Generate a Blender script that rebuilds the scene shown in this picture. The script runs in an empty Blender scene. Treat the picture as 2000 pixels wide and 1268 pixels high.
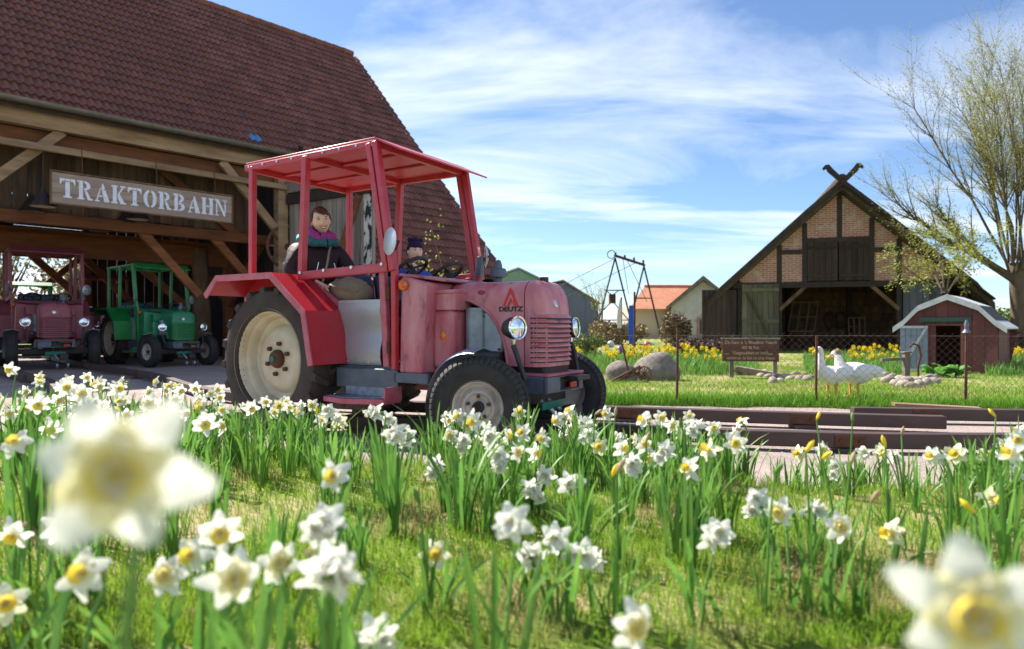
import bpy, bmesh, math, random
import numpy as np
from mathutils import Vector, Matrix, Euler
R = random.Random(11)
rng = np.random.default_rng(5)
rad = math.radians
scene = bpy.context.scene
COL = scene.collection

# ------------------------------------------------------------------ camera
cam_d = bpy.data.cameras.new('camera'); cam = bpy.data.objects.new('camera', cam_d); COL.objects.link(cam)
cam.location = (0, 0, .95); cam.rotation_euler = (rad(90), 0, 0)
cam_d.sensor_width = 36; cam_d.lens = 23.4; cam_d.shift_y = .002
cam_d.clip_start = .05; cam_d.clip_end = 3000
cam_d.dof.use_dof = True; cam_d.dof.focus_distance = 5.4; cam_d.dof.aperture_fstop = 2.2
scene.camera = cam
scene.render.resolution_x = 1024; scene.render.resolution_y = 649
scene.view_settings.view_transform = 'Standard'; scene.view_settings.look = 'None'
scene.view_settings.gamma = 1; scene.view_settings.exposure = 1.32

# ------------------------------------------------------------------ sun and sky
SUN_EL = rad(47); SUN_AZ = math.atan2(-.80, .60)          # azimuth from +Y towards +X
sd = Vector((math.sin(SUN_AZ)*math.cos(SUN_EL), math.cos(SUN_AZ)*math.cos(SUN_EL), math.sin(SUN_EL)))
sl = bpy.data.lights.new('sun', 'SUN'); sl.energy = 4.6; sl.angle = rad(.5); sl.color = (1, .94, .83)
so = bpy.data.objects.new('sun', sl); COL.objects.link(so); so.location = (-20, 15, 30)
so.rotation_euler = sd.to_track_quat('Z', 'Y').to_euler()
world = bpy.data.worlds.new('World'); scene.world = world; world.use_nodes = True
nt = world.node_tree; nt.nodes.clear()
def N(t, **k):
    n = nt.nodes.new(t)
    for a, b in k.items(): setattr(n, a, b)
    return n
sky = N('ShaderNodeTexSky', sky_type='NISHITA'); sky.sun_disc = False
sky.sun_elevation = SUN_EL; sky.sun_rotation = SUN_AZ % (2*math.pi)
sky.air_density = .85; sky.dust_density = .25; sky.ozone_density = 5
tc = N('ShaderNodeTexCoord'); sx = N('ShaderNodeSeparateXYZ'); nt.links.new(tc.outputs['Generated'], sx.inputs[0])
ad = N('ShaderNodeMath', operation='ADD'); ad.inputs[1].default_value = .12
mx = N('ShaderNodeMath', operation='MAXIMUM'); mx.inputs[1].default_value = 0
nt.links.new(sx.outputs[2], mx.inputs[0]); nt.links.new(mx.outputs[0], ad.inputs[0])
dx = N('ShaderNodeMath', operation='DIVIDE'); dy = N('ShaderNodeMath', operation='DIVIDE')
nt.links.new(sx.outputs[0], dx.inputs[0]); nt.links.new(ad.outputs[0], dx.inputs[1])
nt.links.new(sx.outputs[1], dy.inputs[0]); nt.links.new(ad.outputs[0], dy.inputs[1])
cb = N('ShaderNodeCombineXYZ'); nt.links.new(dx.outputs[0], cb.inputs[0]); nt.links.new(dy.outputs[0], cb.inputs[1])
mp = N('ShaderNodeMapping'); mp.inputs['Rotation'].default_value = (0, 0, rad(-14)); mp.inputs['Scale'].default_value = (.42, 1.25, 1)
mp.inputs['Location'].default_value = (3.1, 1.7, 0)
nt.links.new(cb.outputs[0], mp.inputs[0])
n1 = N('ShaderNodeTexNoise'); n1.inputs['Scale'].default_value = 1.0; n1.inputs['Detail'].default_value = 9; n1.inputs['Roughness'].default_value = .58; n1.inputs['Distortion'].default_value = .7
n2 = N('ShaderNodeTexNoise'); n2.inputs['Scale'].default_value = .42; n2.inputs['Detail'].default_value = 3
nt.links.new(mp.outputs[0], n1.inputs[0]); nt.links.new(mp.outputs[0], n2.inputs[0])
mul = N('ShaderNodeMath', operation='MULTIPLY_ADD'); mul.inputs[1].default_value = .55
nt.links.new(n2.outputs[0], mul.inputs[0]); nt.links.new(n1.outputs[0], mul.inputs[2])
cr = N('ShaderNodeValToRGB'); cr.color_ramp.elements[0].position = .72; cr.color_ramp.elements[1].position = 1.06
cr.color_ramp.elements[0].color = (0, 0, 0, 1); cr.color_ramp.elements[1].color = (.92, .92, .92, 1)
nt.links.new(mul.outputs[0], cr.inputs[0])
mixc = N('ShaderNodeMixRGB'); mixc.inputs[2].default_value = (6.6, 7.0, 7.6, 1)
nt.links.new(cr.outputs[0], mixc.inputs[0]); nt.links.new(sky.outputs[0], mixc.inputs[1])
bg = N('ShaderNodeBackground'); bg.inputs[1].default_value = .078
wo = N('ShaderNodeOutputWorld'); nt.links.new(mixc.outputs[0], bg.inputs[0]); nt.links.new(bg.outputs[0], wo.inputs[0])

# ------------------------------------------------------------------ helpers
def tag(o, label=None, cat=None, group=None, kind=None):
    if label: o['label'] = label
    if cat: o['category'] = cat
    if group: o['group'] = group
    if kind: o['kind'] = kind
    return o
def empty(name, loc=(0, 0, 0), rz=0, parent=None):
    o = bpy.data.objects.new(name, None); COL.objects.link(o); o.location = loc; o.rotation_euler = (0, 0, rz)
    o.empty_display_size = .1
    if parent: o.parent = parent
    return o
def link(name, me, mat=None, parent=None, loc=None, rot=None, scale=None):
    o = bpy.data.objects.new(name, me); COL.objects.link(o)
    if mat and not me.materials: me.materials.append(mat)
    if parent: o.parent = parent
    if loc is not None: o.location = loc
    if rot is not None: o.rotation_euler = rot
    if scale is not None: o.scale = scale if hasattr(scale, '__len__') else (scale,)*3
    return o
def frame_from(d):
    d = Vector(d).normalized(); a = Vector((0, 0, 1)) if abs(d.z) < .95 else Vector((1, 0, 0))
    x = a.cross(d).normalized(); return x, d.cross(x).normalized(), d
class MB:
    def __init__(s): s.v = []; s.f = []; s.m = []; s.mi = 0
    def add(s, vs, fs):
        b = len(s.v); s.v += [tuple(p) for p in vs]; s.f += [tuple(b+i for i in f) for f in fs]; s.m += [s.mi]*len(fs); return s
    def box(s, c, d, rot=None):
        M = Euler(rot).to_matrix() if rot is not None else Matrix.Identity(3)
        c = Vector(c); h = Vector(d)*.5
        vs = [c+M@Vector((x*h.x, y*h.y, z*h.z)) for x in (-1, 1) for y in (-1, 1) for z in (-1, 1)]
        return s.add(vs, [(0, 1, 3, 2), (4, 6, 7, 5), (0, 4, 5, 1), (2, 3, 7, 6), (0, 2, 6, 4), (1, 5, 7, 3)])
    def bar(s, a, b, w, h=None, up=(0, 0, 1)):
        a = Vector(a); b = Vector(b); h = h or w; d = (b-a).normalized(); u = Vector(up)
        if abs(d.dot(u)) > .98: u = Vector((1, 0, 0))
        x = d.cross(u).normalized()*w*.5; y = x.cross(d).normalized()*h*.5
        vs = [p+q for p in (a, b) for q in (-x-y, x-y, x+y, -x+y)]
        return s.add(vs, [(0, 3, 2, 1), (4, 5, 6, 7), (0, 1, 5, 4), (1, 2, 6, 5), (2, 3, 7, 6), (3, 0, 4, 7)])
    def rings(s, rs, close=True, caps=True):
        n = len(rs[0]); vs = [p for r in rs for p in r]; fs = []
        for i in range(len(rs)-1):
            for j in range(n if close else n-1):
                k = (j+1) % n; fs.append((i*n+j, i*n+k, (i+1)*n+k, (i+1)*n+j))
        if caps and close: fs += [tuple(range(n-1, -1, -1)), tuple((len(rs)-1)*n+j for j in range(n))]
        return s.add(vs, fs)
    def tube(s, pts, r, n=8, caps=True):
        pts = [Vector(p) for p in pts]; m = len(pts); rr = r if hasattr(r, '__len__') else [r]*m; rs = []
        x = None
        for i, p in enumerate(pts):
            d = (pts[min(i+1, m-1)]-pts[max(i-1, 0)])
            if d.length < 1e-9: d = Vector((0, 0, 1))
            d.normalize()
            if x is None: x = frame_from(d)[0]
            else:
                x = x-d*x.dot(d)
                x = x.normalized() if x.length > 1e-6 else frame_from(d)[0]
            y = d.cross(x)
            rs.append([p+(x*math.cos(2*math.pi*j/n)+y*math.sin(2*math.pi*j/n))*rr[i] for j in range(n)])
        return s.rings(rs, True, caps)
    def cyl(s, a, b, r, n=16, r2=None): return s.tube([a, b], [r, r if r2 is None else r2], n)
    def lathe(s, prof, c=(0, 0, 0), axis=(0, 1, 0), n=32, caps=False):
        x, y, d = frame_from(axis); c = Vector(c); rs = []
        for (r, a) in prof: rs.append([c+d*a+(x*math.cos(2*math.pi*j/n)+y*math.sin(2*math.pi*j/n))*r for j in range(n)])
        return s.rings(rs, True, caps)
    def ell(s, c, r, nu=14, nv=9, rot=None):
        M = Euler(rot).to_matrix() if rot is not None else Matrix.Identity(3); c = Vector(c); rs = []
        for i in range(nv+1):
            t = math.pi*i/nv; q = max(math.sin(t), 1e-3)
            rs.append([c+M@Vector((r[0]*q*math.cos(2*math.pi*j/nu), r[1]*q*math.sin(2*math.pi*j/nu), -r[2]*math.cos(t))) for j in range(nu)])
        return s.rings(rs)
    def prism(s, poly, d, depth):          # poly: list of 3d points (planar), extruded by vector d*depth
        d = Vector(d)*depth; n = len(poly); a = [Vector(p) for p in poly]; vs = a+[p+d for p in a]
        fs = [tuple(range(n-1, -1, -1)), tuple(range(n, 2*n))]+[(j, (j+1) % n, n+(j+1) % n, n+j) for j in range(n)]
        return s.add(vs, fs)
    def mesh(s, name='mesh', smooth=None, mats=None):
        me = bpy.data.meshes.new(name); me.from_pydata(s.v, [], s.f)
        if mats:
            for m_ in mats: me.materials.append(m_)
            me.polygons.foreach_set('material_index', s.m)
        bm = bmesh.new(); bm.from_mesh(me); bmesh.ops.recalc_face_normals(bm, faces=bm.faces); bm.to_mesh(me); bm.free()
        if smooth is not None:
            me.polygons.foreach_set('use_smooth', [True]*len(me.polygons))
            if smooth < 179: me.set_sharp_from_angle(angle=rad(smooth))
        me.update(); return me
    def build(s, name, mat, parent=None, smooth=None, loc=None, rot=None, bevel=0, scale=None):
        me = s.mesh(name, smooth, mat if isinstance(mat, (list, tuple)) else None)
        o = link(name, me, None if isinstance(mat, (list, tuple)) else mat, parent, loc, rot, scale)
        if bevel:
            b = o.modifiers.new('bevel', 'BEVEL'); b.width = bevel; b.segments = 2; b.limit_method = 'ANGLE'; b.angle_limit = rad(35)
            me.polygons.foreach_set('use_smooth', [True]*len(me.polygons)); me.set_sharp_from_angle(angle=rad(32))
        return o
def children_map():
    d = {}
    for o in COL.objects:
        if o.parent: d.setdefault(o.parent.name, []).append(o)
    return d
def copy_tree(o, parent=None, cm=None):
    cm = cm if cm is not None else children_map()
    c = o.copy(); COL.objects.link(c); c.parent = parent
    for ch in cm.get(o.name, []): copy_tree(ch, c, cm)
    return c
def fast_mesh(name, verts, loops, sizes, mat, smooth=False):
    me = bpy.data.meshes.new(name); nv = len(verts)
    me.vertices.add(nv); me.vertices.foreach_set('co', np.asarray(verts, dtype=np.float32).ravel())
    me.loops.add(len(loops)); me.loops.foreach_set('vertex_index', np.asarray(loops, dtype=np.int32))
    starts = np.concatenate([[0], np.cumsum(sizes)[:-1]]).astype(np.int32)
    me.polygons.add(len(sizes)); me.polygons.foreach_set('loop_start', starts)
    if smooth: me.polygons.foreach_set('use_smooth', [True]*len(sizes))
    me.update(calc_edges=True); me.validate()
    if mat: me.materials.append(mat)
    return me

# ------------------------------------------------------------------ materials
MATS = {}
def mat(name, c1, c2=None, scale=6, rough=.6, metal=0, bump=0, bscale=40, stretch=(1, 1, 1), lo=.35, hi=.65, c3=None, c3lo=.58, c3hi=.75, c3scale=9,
        trans=0, coat=0, rnd=0, isl=0, spec=.5, alpha=1, transmission=0, emit=None, detail=5):
    if name in MATS: return MATS[name]
    m = bpy.data.materials.new(name); m.use_nodes = True; t = m.node_tree; t.nodes.clear()
    def n(k, **kw):
        q = t.nodes.new(k)
        for a, b in kw.items(): setattr(q, a, b)
        return q
    out = n('ShaderNodeOutputMaterial'); p = n('ShaderNodeBsdfPrincipled')
    p.inputs['Roughness'].default_value = rough; p.inputs['Metallic'].default_value = metal
    p.inputs['Specular IOR Level'].default_value = spec
    if coat: p.inputs['Coat Weight'].default_value = coat; p.inputs['Coat Roughness'].default_value = .15
    if transmission: p.inputs['Transmission Weight'].default_value = transmission
    if emit: p.inputs['Emission Color'].default_value = (*emit[0], 1); p.inputs['Emission Strength'].default_value = emit[1]
    tcn = n('ShaderNodeTexCoord'); mpn = n('ShaderNodeMapping'); mpn.inputs['Scale'].default_value = stretch
    oi = n('ShaderNodeObjectInfo'); vm = n('ShaderNodeVectorMath', operation='MULTIPLY_ADD'); vm.inputs[1].default_value = (31, 17, 23)
    t.links.new(oi.outputs['Random'], vm.inputs[0]); t.links.new(tcn.outputs['Object'], vm.inputs[2]); t.links.new(vm.outputs[0], mpn.inputs[0])
    col = None
    def noise(sc, det=detail):
        q = n('ShaderNodeTexNoise'); q.inputs['Scale'].default_value = sc; q.inputs['Detail'].default_value = det; q.inputs['Roughness'].default_value = .6
        t.links.new(mpn.outputs[0], q.inputs[0]); return q
    def ramp(src, a, b):
        q = n('ShaderNodeMapRange'); q.inputs[1].default_value = a; q.inputs[2].default_value = b
        t.links.new(src, q.inputs[0]); return q.outputs[0]
    if c2 is None: p.inputs['Base Color'].default_value = (*c1, 1)
    else:
        mxn = n('ShaderNodeMixRGB'); mxn.inputs[1].default_value = (*c1, 1); mxn.inputs[2].default_value = (*c2, 1)
        t.links.new(ramp(noise(scale).outputs[0], lo, hi), mxn.inputs[0]); col = mxn.outputs[0]
        if c3:
            m3 = n('ShaderNodeMixRGB'); m3.inputs[2].default_value = (*c3, 1); t.links.new(col, m3.inputs[1])
            t.links.new(ramp(noise(c3scale, 8).outputs[0], c3lo, c3hi), m3.inputs[0]); col = m3.outputs[0]
    if rnd:
        hv = n('ShaderNodeHueSaturation'); mr = n('ShaderNodeMapRange'); mr.inputs[3].default_value = 1-rnd; mr.inputs[4].default_value = 1+rnd
        t.links.new(oi.outputs['Random'], mr.inputs[0]); t.links.new(mr.outputs[0], hv.inputs['Value'])
        if col: t.links.new(col, hv.inputs['Color'])
        else: hv.inputs['Color'].default_value = (*c1, 1)
        col = hv.outputs[0]
    if isl:
        hv = n('ShaderNodeHueSaturation'); mr = n('ShaderNodeMapRange'); mr.inputs[3].default_value = 1-isl; mr.inputs[4].default_value = 1+isl
        ge = n('ShaderNodeNewGeometry'); t.links.new(ge.outputs['Random Per Island'], mr.inputs[0]); t.links.new(mr.outputs[0], hv.inputs['Value'])
        if col: t.links.new(col, hv.inputs['Color'])
        else: hv.inputs['Color'].default_value = (*c1, 1)
        col = hv.outputs[0]
    if col: t.links.new(col, p.inputs['Base Color'])
    if bump:
        b = n('ShaderNodeBump'); b.inputs['Strength'].default_value = min(1, bump); b.inputs['Distance'].default_value = .01*max(1, bump)
        t.links.new(noise(bscale).outputs[0], b.inputs['Height']); t.links.new(b.outputs[0], p.inputs['Normal'])
    sh = p.outputs[0]
    if trans:
        tr = n('ShaderNodeBsdfTranslucent'); ms = n('ShaderNodeMixShader'); ms.inputs[0].default_value = trans
        if col: t.links.new(col, tr.inputs[0])
        else: tr.inputs[0].default_value = (*c1, 1)
        t.links.new(sh, ms.inputs[1]); t.links.new(tr.outputs[0], ms.inputs[2]); sh = ms.outputs[0]
    t.links.new(sh, out.inputs[0]); MATS[name] = m; return m
M_pink = mat('faded_red_paint', (.47, .09, .122), (.58, .23, .255), scale=3.2, rough=.45, c3=(.12, .014, .022), c3lo=.57, c3hi=.74, c3scale=5, stretch=(1.6, 1.6, .6), coat=.15)
M_red = mat('bright_red_paint', (.46, .006, .016), (.40, .02, .035), scale=4, rough=.38, c3=(.3, .01, .02), c3scale=7, coat=.2)
M_frame = mat('red_frame_paint', (.48, .014, .03), (.47, .05, .075), scale=7, rough=.4, coat=.15)
M_lip = mat('chalky_pink_edge', (.5, .13, .18), (.42, .07, .1), scale=9, rough=.5)
M_tyre = mat('tyre_rubber', (.018, .017, .019), (.04, .034, .032), scale=9, rough=.78, bump=.25, bscale=60)
M_rtyre = mat('dusty_tyre_rubber', (.035, .027, .025), (.06, .045, .04), scale=5, rough=.85, bump=.3, bscale=45)
M_cream = mat('cream_wheel_paint', (.62, .56, .43), (.5, .4, .27), scale=4, rough=.5, c3=(.22, .14, .08), c3lo=.6, c3hi=.85, c3scale=5)
M_rimw = mat('grey_white_wheel_paint', (.55, .5, .47), (.4, .34, .31), scale=9, rough=.45, c3=(.16, .09, .07), c3lo=.58, c3hi=.8, c3scale=8)
M_steel = mat('blue_grey_steel_paint', (.075, .095, .135), (.12, .14, .18), scale=6, rough=.45, metal=.2, c3=(.05, .04, .04), c3scale=8, c3lo=.6)
M_guard = mat('mudguard_steel', (.36, .43, .53), (.24, .29, .37), scale=5, rough=.3, metal=.5)
M_alu = mat('aluminium_sheet', (.5, .53, .56), (.42, .45, .5), scale=3, rough=.4, metal=.55, c3=(.32, .25, .2), c3lo=.66, c3hi=.85, c3scale=4)
M_tread = mat('tread_plate', (.3, .34, .4), (.16, .19, .25), scale=18, rough=.4, metal=.6, bump=.6, bscale=70)
M_black = mat('black_parts', (.012, .012, .014), (.03, .026, .025), scale=12, rough=.5)
M_dark = mat('oily_chassis', (.02, .018, .018), (.05, .035, .03), scale=9, rough=.7)
M_engine = mat('grey_engine_cover', (.3, .34, .39), (.2, .22, .26), scale=6, rough=.4, metal=.35, c3=(.04, .04, .05), c3lo=.54, c3hi=.72, c3scale=4)
M_bolt = mat('zinc_bolt', (.65, .65, .62), rough=.3, metal=.8)
M_chrome = mat('chrome', (.75, .77, .8), rough=.08, metal=1)
M_glass = mat('lamp_glass', (.75, .82, .9), rough=.03, metal=.85)
M_orange = mat('orange_lens', (.75, .16, .01), (.5, .06, .005), scale=30, rough=.2, coat=.5)
M_rust = mat('rusty_iron', (.12, .045, .022), (.07, .03, .02), scale=15, rough=.85, bump=.4)
M_green = mat('green_tractor_paint', (.02, .22, .10), (.015, .16, .07), scale=4, rough=.42, c3=(.01, .05, .03), c3lo=.6, coat=.15)
M_greenb = mat('bright_green_paint', (.012, .24, .05), (.01, .18, .04), scale=4, rough=.4)
M_redlens = mat('red_reflector', (.5, .01, .02), rough=.2, coat=.5)
M_deutz_black = mat('black_lettering', (.01, .01, .012), rough=.5)
M_logo = mat('red_logo_paint', (.62, .015, .02), rough=.5)
M_seat = mat('dark_blue_seat', (.012, .018, .045), (.02, .03, .07), scale=8, rough=.5)
M_plate = mat('green_plate', (.0, .14, .09), rough=.5)
M_wood = mat('weathered_wood', (.17, .095, .052), (.07, .038, .022), scale=5, rough=.85, bump=.5, bscale=22, stretch=(1, 1, .12), rnd=.3, c3=(.05, .03, .02), c3lo=.62)
M_woodh = mat('weathered_wood_long', (.27, .18, .11), (.15, .09, .055), scale=5, rough=.85, bump=.5, bscale=22, stretch=(.12, 1, 1), rnd=.2, c3=(.06, .04, .025), c3lo=.62)
M_beam = mat('orange_timber', (.25, .085, .028), (.14, .045, .016), scale=6, rough=.8, bump=.4, bscale=24, stretch=(.2, 1, 1), rnd=.25)
M_pale = mat('pale_timber', (.36, .24, .145), (.22, .13, .075), scale=6, rough=.85, bump=.4, bscale=24, stretch=(.2, 1, 1), rnd=.2, c3=(.1, .06, .04), c3lo=.64)
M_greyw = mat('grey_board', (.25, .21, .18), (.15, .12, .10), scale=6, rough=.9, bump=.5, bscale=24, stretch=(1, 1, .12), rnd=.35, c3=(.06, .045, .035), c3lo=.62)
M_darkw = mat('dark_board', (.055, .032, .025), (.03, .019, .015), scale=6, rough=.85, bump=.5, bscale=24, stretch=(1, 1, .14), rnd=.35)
M_tile = mat('brown_roof_tile', (.235, .088, .064), (.16, .064, .05), scale=1.3, rough=.6, bump=.2, bscale=30, spec=.25, detail=3, isl=.22, c3=(.10, .075, .05), c3lo=.62, c3hi=.8, c3scale=2.2)
M_zinc = mat('zinc_gutter', (.2, .19, .18), (.14, .13, .125), scale=5, rough=.5, metal=.5)
M_white = mat('white_paint', (.75, .78, .86), (.62, .64, .7), scale=10, rough=.6)
M_gravel = mat('pinkish_gravel', (.37, .28, .25), (.22, .165, .15), scale=1.6, rough=.95, bump=1.2, bscale=110, c3=(.5, .43, .39), c3lo=.48, c3hi=.66, c3scale=75, lo=.3, hi=.7)
M_rail = mat('brown_steel_rail', (.075, .042, .036), (.05, .03, .027), scale=6, rough=.6, stretch=(.3, 1, 1), c3=(.11, .06, .045), c3lo=.6)
M_ground = mat('meadow_ground', (.12, .19, .02), (.19, .22, .035), scale=1.6, rough=.95, bump=1, bscale=60, c3=(.36, .28, .15), c3lo=.50, c3hi=.62, c3scale=1.9)
M_grass = mat('grass_blades', (.16, .31, .02), (.25, .38, .035), scale=.9, rough=.6, trans=.45, isl=.3, c3=(.34, .28, .13), c3lo=.52, c3hi=.62, c3scale=1.9)
M_fringe = mat('long_grass', (.11, .29, .018), (.18, .36, .03), scale=1.2, rough=.55, trans=.45, isl=.3)
M_leaf = mat('daffodil_leaf', (.10, .25, .045), (.18, .33, .06), scale=5, rough=.45, trans=.42, rnd=.2, isl=.28)
M_stem = mat('daffodil_stem', (.13, .28, .05), rough=.5, trans=.2, rnd=.2)
M_petal = mat('white_tepal', (.84, .83, .75), (.87, .86, .8), scale=20, rough=.6, trans=.45)
M_petaly = mat('cream_tepal', (.84, .80, .50), (.86, .84, .68), scale=20, rough=.55, trans=.35)
M_cup = mat('yellow_cup', (.86, .64, .05), (.86, .72, .16), scale=40, rough=.5, trans=.3)
M_cupp = mat('pale_cup', (.86, .83, .62), (.86, .76, .36), scale=60, rough=.5, trans=.3)
M_sheath = mat('papery_sheath', (.42, .3, .17), (.5, .4, .24), scale=40, rough=.7, trans=.3)
M_yellow = mat('yellow_daffodil', (.85, .62, .01), (.85, .72, .05), scale=30, rough=.55, trans=.3)
M_skin = mat('skin', (.78, .49, .38), (.8, .52, .42), scale=8, rough=.5)
M_hair = mat('dark_brown_hair', (.045, .018, .012), (.085, .03, .018), scale=30, rough=.4, stretch=(1, 1, .2))
M_jacket = mat('aubergine_jacket', (.018, .006, .011), (.03, .011, .018), scale=12, rough=.6, bump=1.2, bscale=11, spec=.3)
M_magenta = mat('magenta_scarf', (.42, .05, .26), (.3, .03, .2), scale=40, rough=.9, bump=.5, bscale=90)
M_teal = mat('teal_scarf', (.015, .16, .19), (.03, .09, .13), scale=30, rough=.9, bump=.5, bscale=90)
M_turq = mat('turquoise_hood', (.01, .34, .36), rough=.8)
M_bag = mat('khaki_bag', (.27, .21, .15), (.22, .17, .12), scale=10, rough=.8, bump=.4)
M_navy = mat('navy_knit', (.012, .008, .05), (.02, .012, .07), scale=50, rough=.95, bump=.6, bscale=120)
M_bluej = mat('blue_jacket', (.01, .075, .5), (.01, .05, .38), scale=12, rough=.5)
M_trouser = mat('dark_trousers', (.02, .02, .03), rough=.8)
M_eye = mat('eye_white', (.75, .74, .72), rough=.3)
M_iris = mat('dark_iris', (.03, .02, .015), rough=.2)
M_lips = mat('lips', (.5, .16, .15), rough=.45)
M_teeth = mat('teeth', (.8, .78, .74), rough=.3)
def smooth01(a, b, x):
    t = min(1, max(0, (x-a)/(b-a))); return t*t*(3-2*t)
# ------------------------------------------------------------------ ground
BX = [-14, -9, -6, -3, -1.6, 0, 1.5, 3.5, 8, 14]; BY = [6.4, 6.0, 5.5, 4.95, 4.45, 4.05, 3.65, 3.2, 3.1, 3.0]
def bank_edge(x): return float(np.interp(x, BX, BY))+.10*math.sin(x*3.1)+.06*math.sin(x*7.7)
LX = [-40, -4, -2.0, 0.2, 1.2, 3.4, 5.6, 12]; LY = [60, 30, 14, 8.7, 8.0, 7.78, 7.3, 6.7]
def lawn_edge(x): return float(np.interp(x, LX, LY))+.05*math.sin(x*4.3)+.04*math.sin(x*9.1)
def gz(x, y):
    z = -.035
    z += .075*smooth01(-.08, .18, y-lawn_edge(x))
    z += .235*smooth01(0, .55, bank_edge(x)-y)
    z += .35*smooth01(24, 70, y)
    if y > 8: z += .02*math.sin(x*.9+y*.7)*smooth01(9, 13, y)*smooth01(1, 3, x)
    return z
def axis_steps(a, b, st, lo, hi, g=1.18):
    c = list(np.arange(a, b, st)); s = st; v = b; out = []
    while v < hi: out.append(v); s *= g; v += s
    out.append(hi); s = st; v = a-st; neg = []
    while v > lo: neg.append(v); s *= g; v -= s
    neg.append(lo); return sorted(neg)+c+out
xs = axis_steps(-9, 9, .14, -900, 900); ys = axis_steps(-.6, 12, .12, -60, 1500)
gv = [(x, y, gz(x, y)) for y in ys for x in xs]; nx = len(xs)
lp = [k for j in range(len(ys)-1) for i in range(nx-1) for k in (j*nx+i, j*nx+i+1, (j+1)*nx+i+1, (j+1)*nx+i)]
gm = fast_mesh('ground', gv, lp, [4]*((len(ys)-1)*(nx-1)), M_ground, True)
tag(link('ground', gm), kind='structure')
b = MB()
tx = list(np.arange(-26, 9.1, .5)); ty = list(np.arange(1.5, 31, .5))
tv = [(x, y, 0) for y in ty for x in tx]; n_ = len(tx)
lp = [k for j in range(len(ty)-1) for i in range(n_-1) for k in (j*n_+i, j*n_+i+1, (j+1)*n_+i+1, (j+1)*n_+i)]
tag(link('gravel_track', fast_mesh('gravel_track', tv, lp, [4]*((len(ty)-1)*(n_-1)), M_gravel)), kind='structure')
# loose stones on the gravel
def scatter_pebbles():
    vs = []; lps = []; sz = []
    base = [(1, 0, 0), (-.5, .87, 0), (-.5, -.87, 0), (0.1, 0, .8)]
    for k in range(2600):
        y = R.uniform(4.0, 9.0); x = R.uniform(-4.5, 6.5)
        if y < bank_edge(x)+.05 or y > lawn_edge(x)-.05: continue
        s = R.uniform(.004, .011)*(1.6 if R.random() < .06 else 1); a = R.uniform(0, 6.28); o = len(vs)
        for p in base: vs.append((x+s*(p[0]*math.cos(a)-p[1]*math.sin(a)), y+s*(p[0]*math.sin(a)+p[1]*math.cos(a)), s*p[2]))
        for f in ((0, 1, 3), (1, 2, 3), (2, 0, 3)): lps += [o+i for i in f]; sz.append(3)
    return fast_mesh('loose_stones', vs, lps, sz, mat('pebble', (.4, .34, .31), (.25, .2, .19), scale=30, rough=.9))
tag(link('loose_stones', scatter_pebbles()), 'small loose stones strewn over the pinkish gravel track', 'gravel', kind='stuff')

# ------------------------------------------------------------------ guide rails
def rail(pts, label, w=.11, h=.115, z0=.035, feet=()):
    pts = [Vector((p[0], p[1], 0)) for p in pts]
    fine = []
    for i in range(len(pts)-1):
        p0 = pts[max(i-1, 0)]; p1 = pts[i]; p2 = pts[i+1]; p3 = pts[min(i+2, len(pts)-1)]
        for k in range(8):
            t = k/8; fine.append(.5*((2*p1)+(-p0+p2)*t+(2*p0-5*p1+4*p2-p3)*t*t+(-p0+3*p1-3*p2+p3)*t**3))
    fine.append(pts[-1]); rs = []
    for i, p in enumerate(fine):
        d = (fine[min(i+1, len(fine)-1)]-fine[max(i-1, 0)]).normalized(); s = Vector((-d.y, d.x, 0))*w*.5
        rs.append([p-s+Vector((0, 0, z0)), p+s+Vector((0, 0, z0)), p+s+Vector((0, 0, z0+h)), p-s+Vector((0, 0, z0+h))])
    root = empty('guide_rail', pts[0]); tag(root, label, 'rail', 'steel guide rails of the tractor ride')
    m = MB(); m.rings(rs); m.build('beam', M_rail, root, loc=-pts[0], bevel=.008)
    for i in range(4, len(fine), 9):
        p = fine[i]; m = MB(); m.box(p+Vector((0, 0, z0*.5)), (.2, .16, z0)); ft = m.build('foot', M_rail, root, loc=-pts[0])
        d = (fine[min(i+1, len(fine)-1)]-fine[i-1]).normalized(); s = Vector((d.y, -d.x, 0))
        m = MB(); m.bar(p-d*.11+s*(w*.5+.004)+Vector((0, 0, z0+h*.5)), p+d*.11+s*(w*.5+.004)+Vector((0, 0, z0+h*.5)), .008, h*.8); jp = m.build('joint_plate', M_rust, root, loc=-pts[0])
        for q_ in (-.07, .07): m = MB(); m.cyl(p+d*q_+s*(w*.5+.006)+Vector((0, 0, z0+h*.5)), p+d*q_+s*(w*.5+.02)+Vector((0, 0, z0+h*.5)), .012, 6); m.build('bolt', M_rust, jp)
    return root
rail([(-13.5, 19.2), (-11.2, 16.7), (-8.6, 13.9), (-6.2, 11.5), (-3.68, 8.4), (-1.4, 7.25), (.93, 6.72), (2.3, 6.33), (3.88, 5.97)],
     'brown steel guide rail curving out of the barn, its cut end near the geese')
rail([(-12.4, 15.4), (-9.7, 12.7), (-7.3, 10.4), (-4.9, 7.6), (-2.3, 6.22), (.1, 5.72), (.8, 5.5), (2.2, 5.1), (3.7, 4.98), (6.2, 5.1)],
     'brown steel guide rail nearest the daffodils, running under the red tractor')
rail([(3.38, 6.62), (5.0, 6.42), (7.5, 6.2)], 'short brown steel guide rail at the right, beyond the broken rail end')
plank = MB(); plank.box((0, 0, 0), (.85, .16, .035)); plank.box((.12, .1, -.02), (.6, .12, .03), (0, 0, .1))
tag(plank.build('plank', M_woodh, None, loc=(4.72, 7.42, .06), rot=(0, .03, rad(-16)), bevel=.004), 'weathered loose plank lying at the grass edge below the geese', 'plank')

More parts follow.
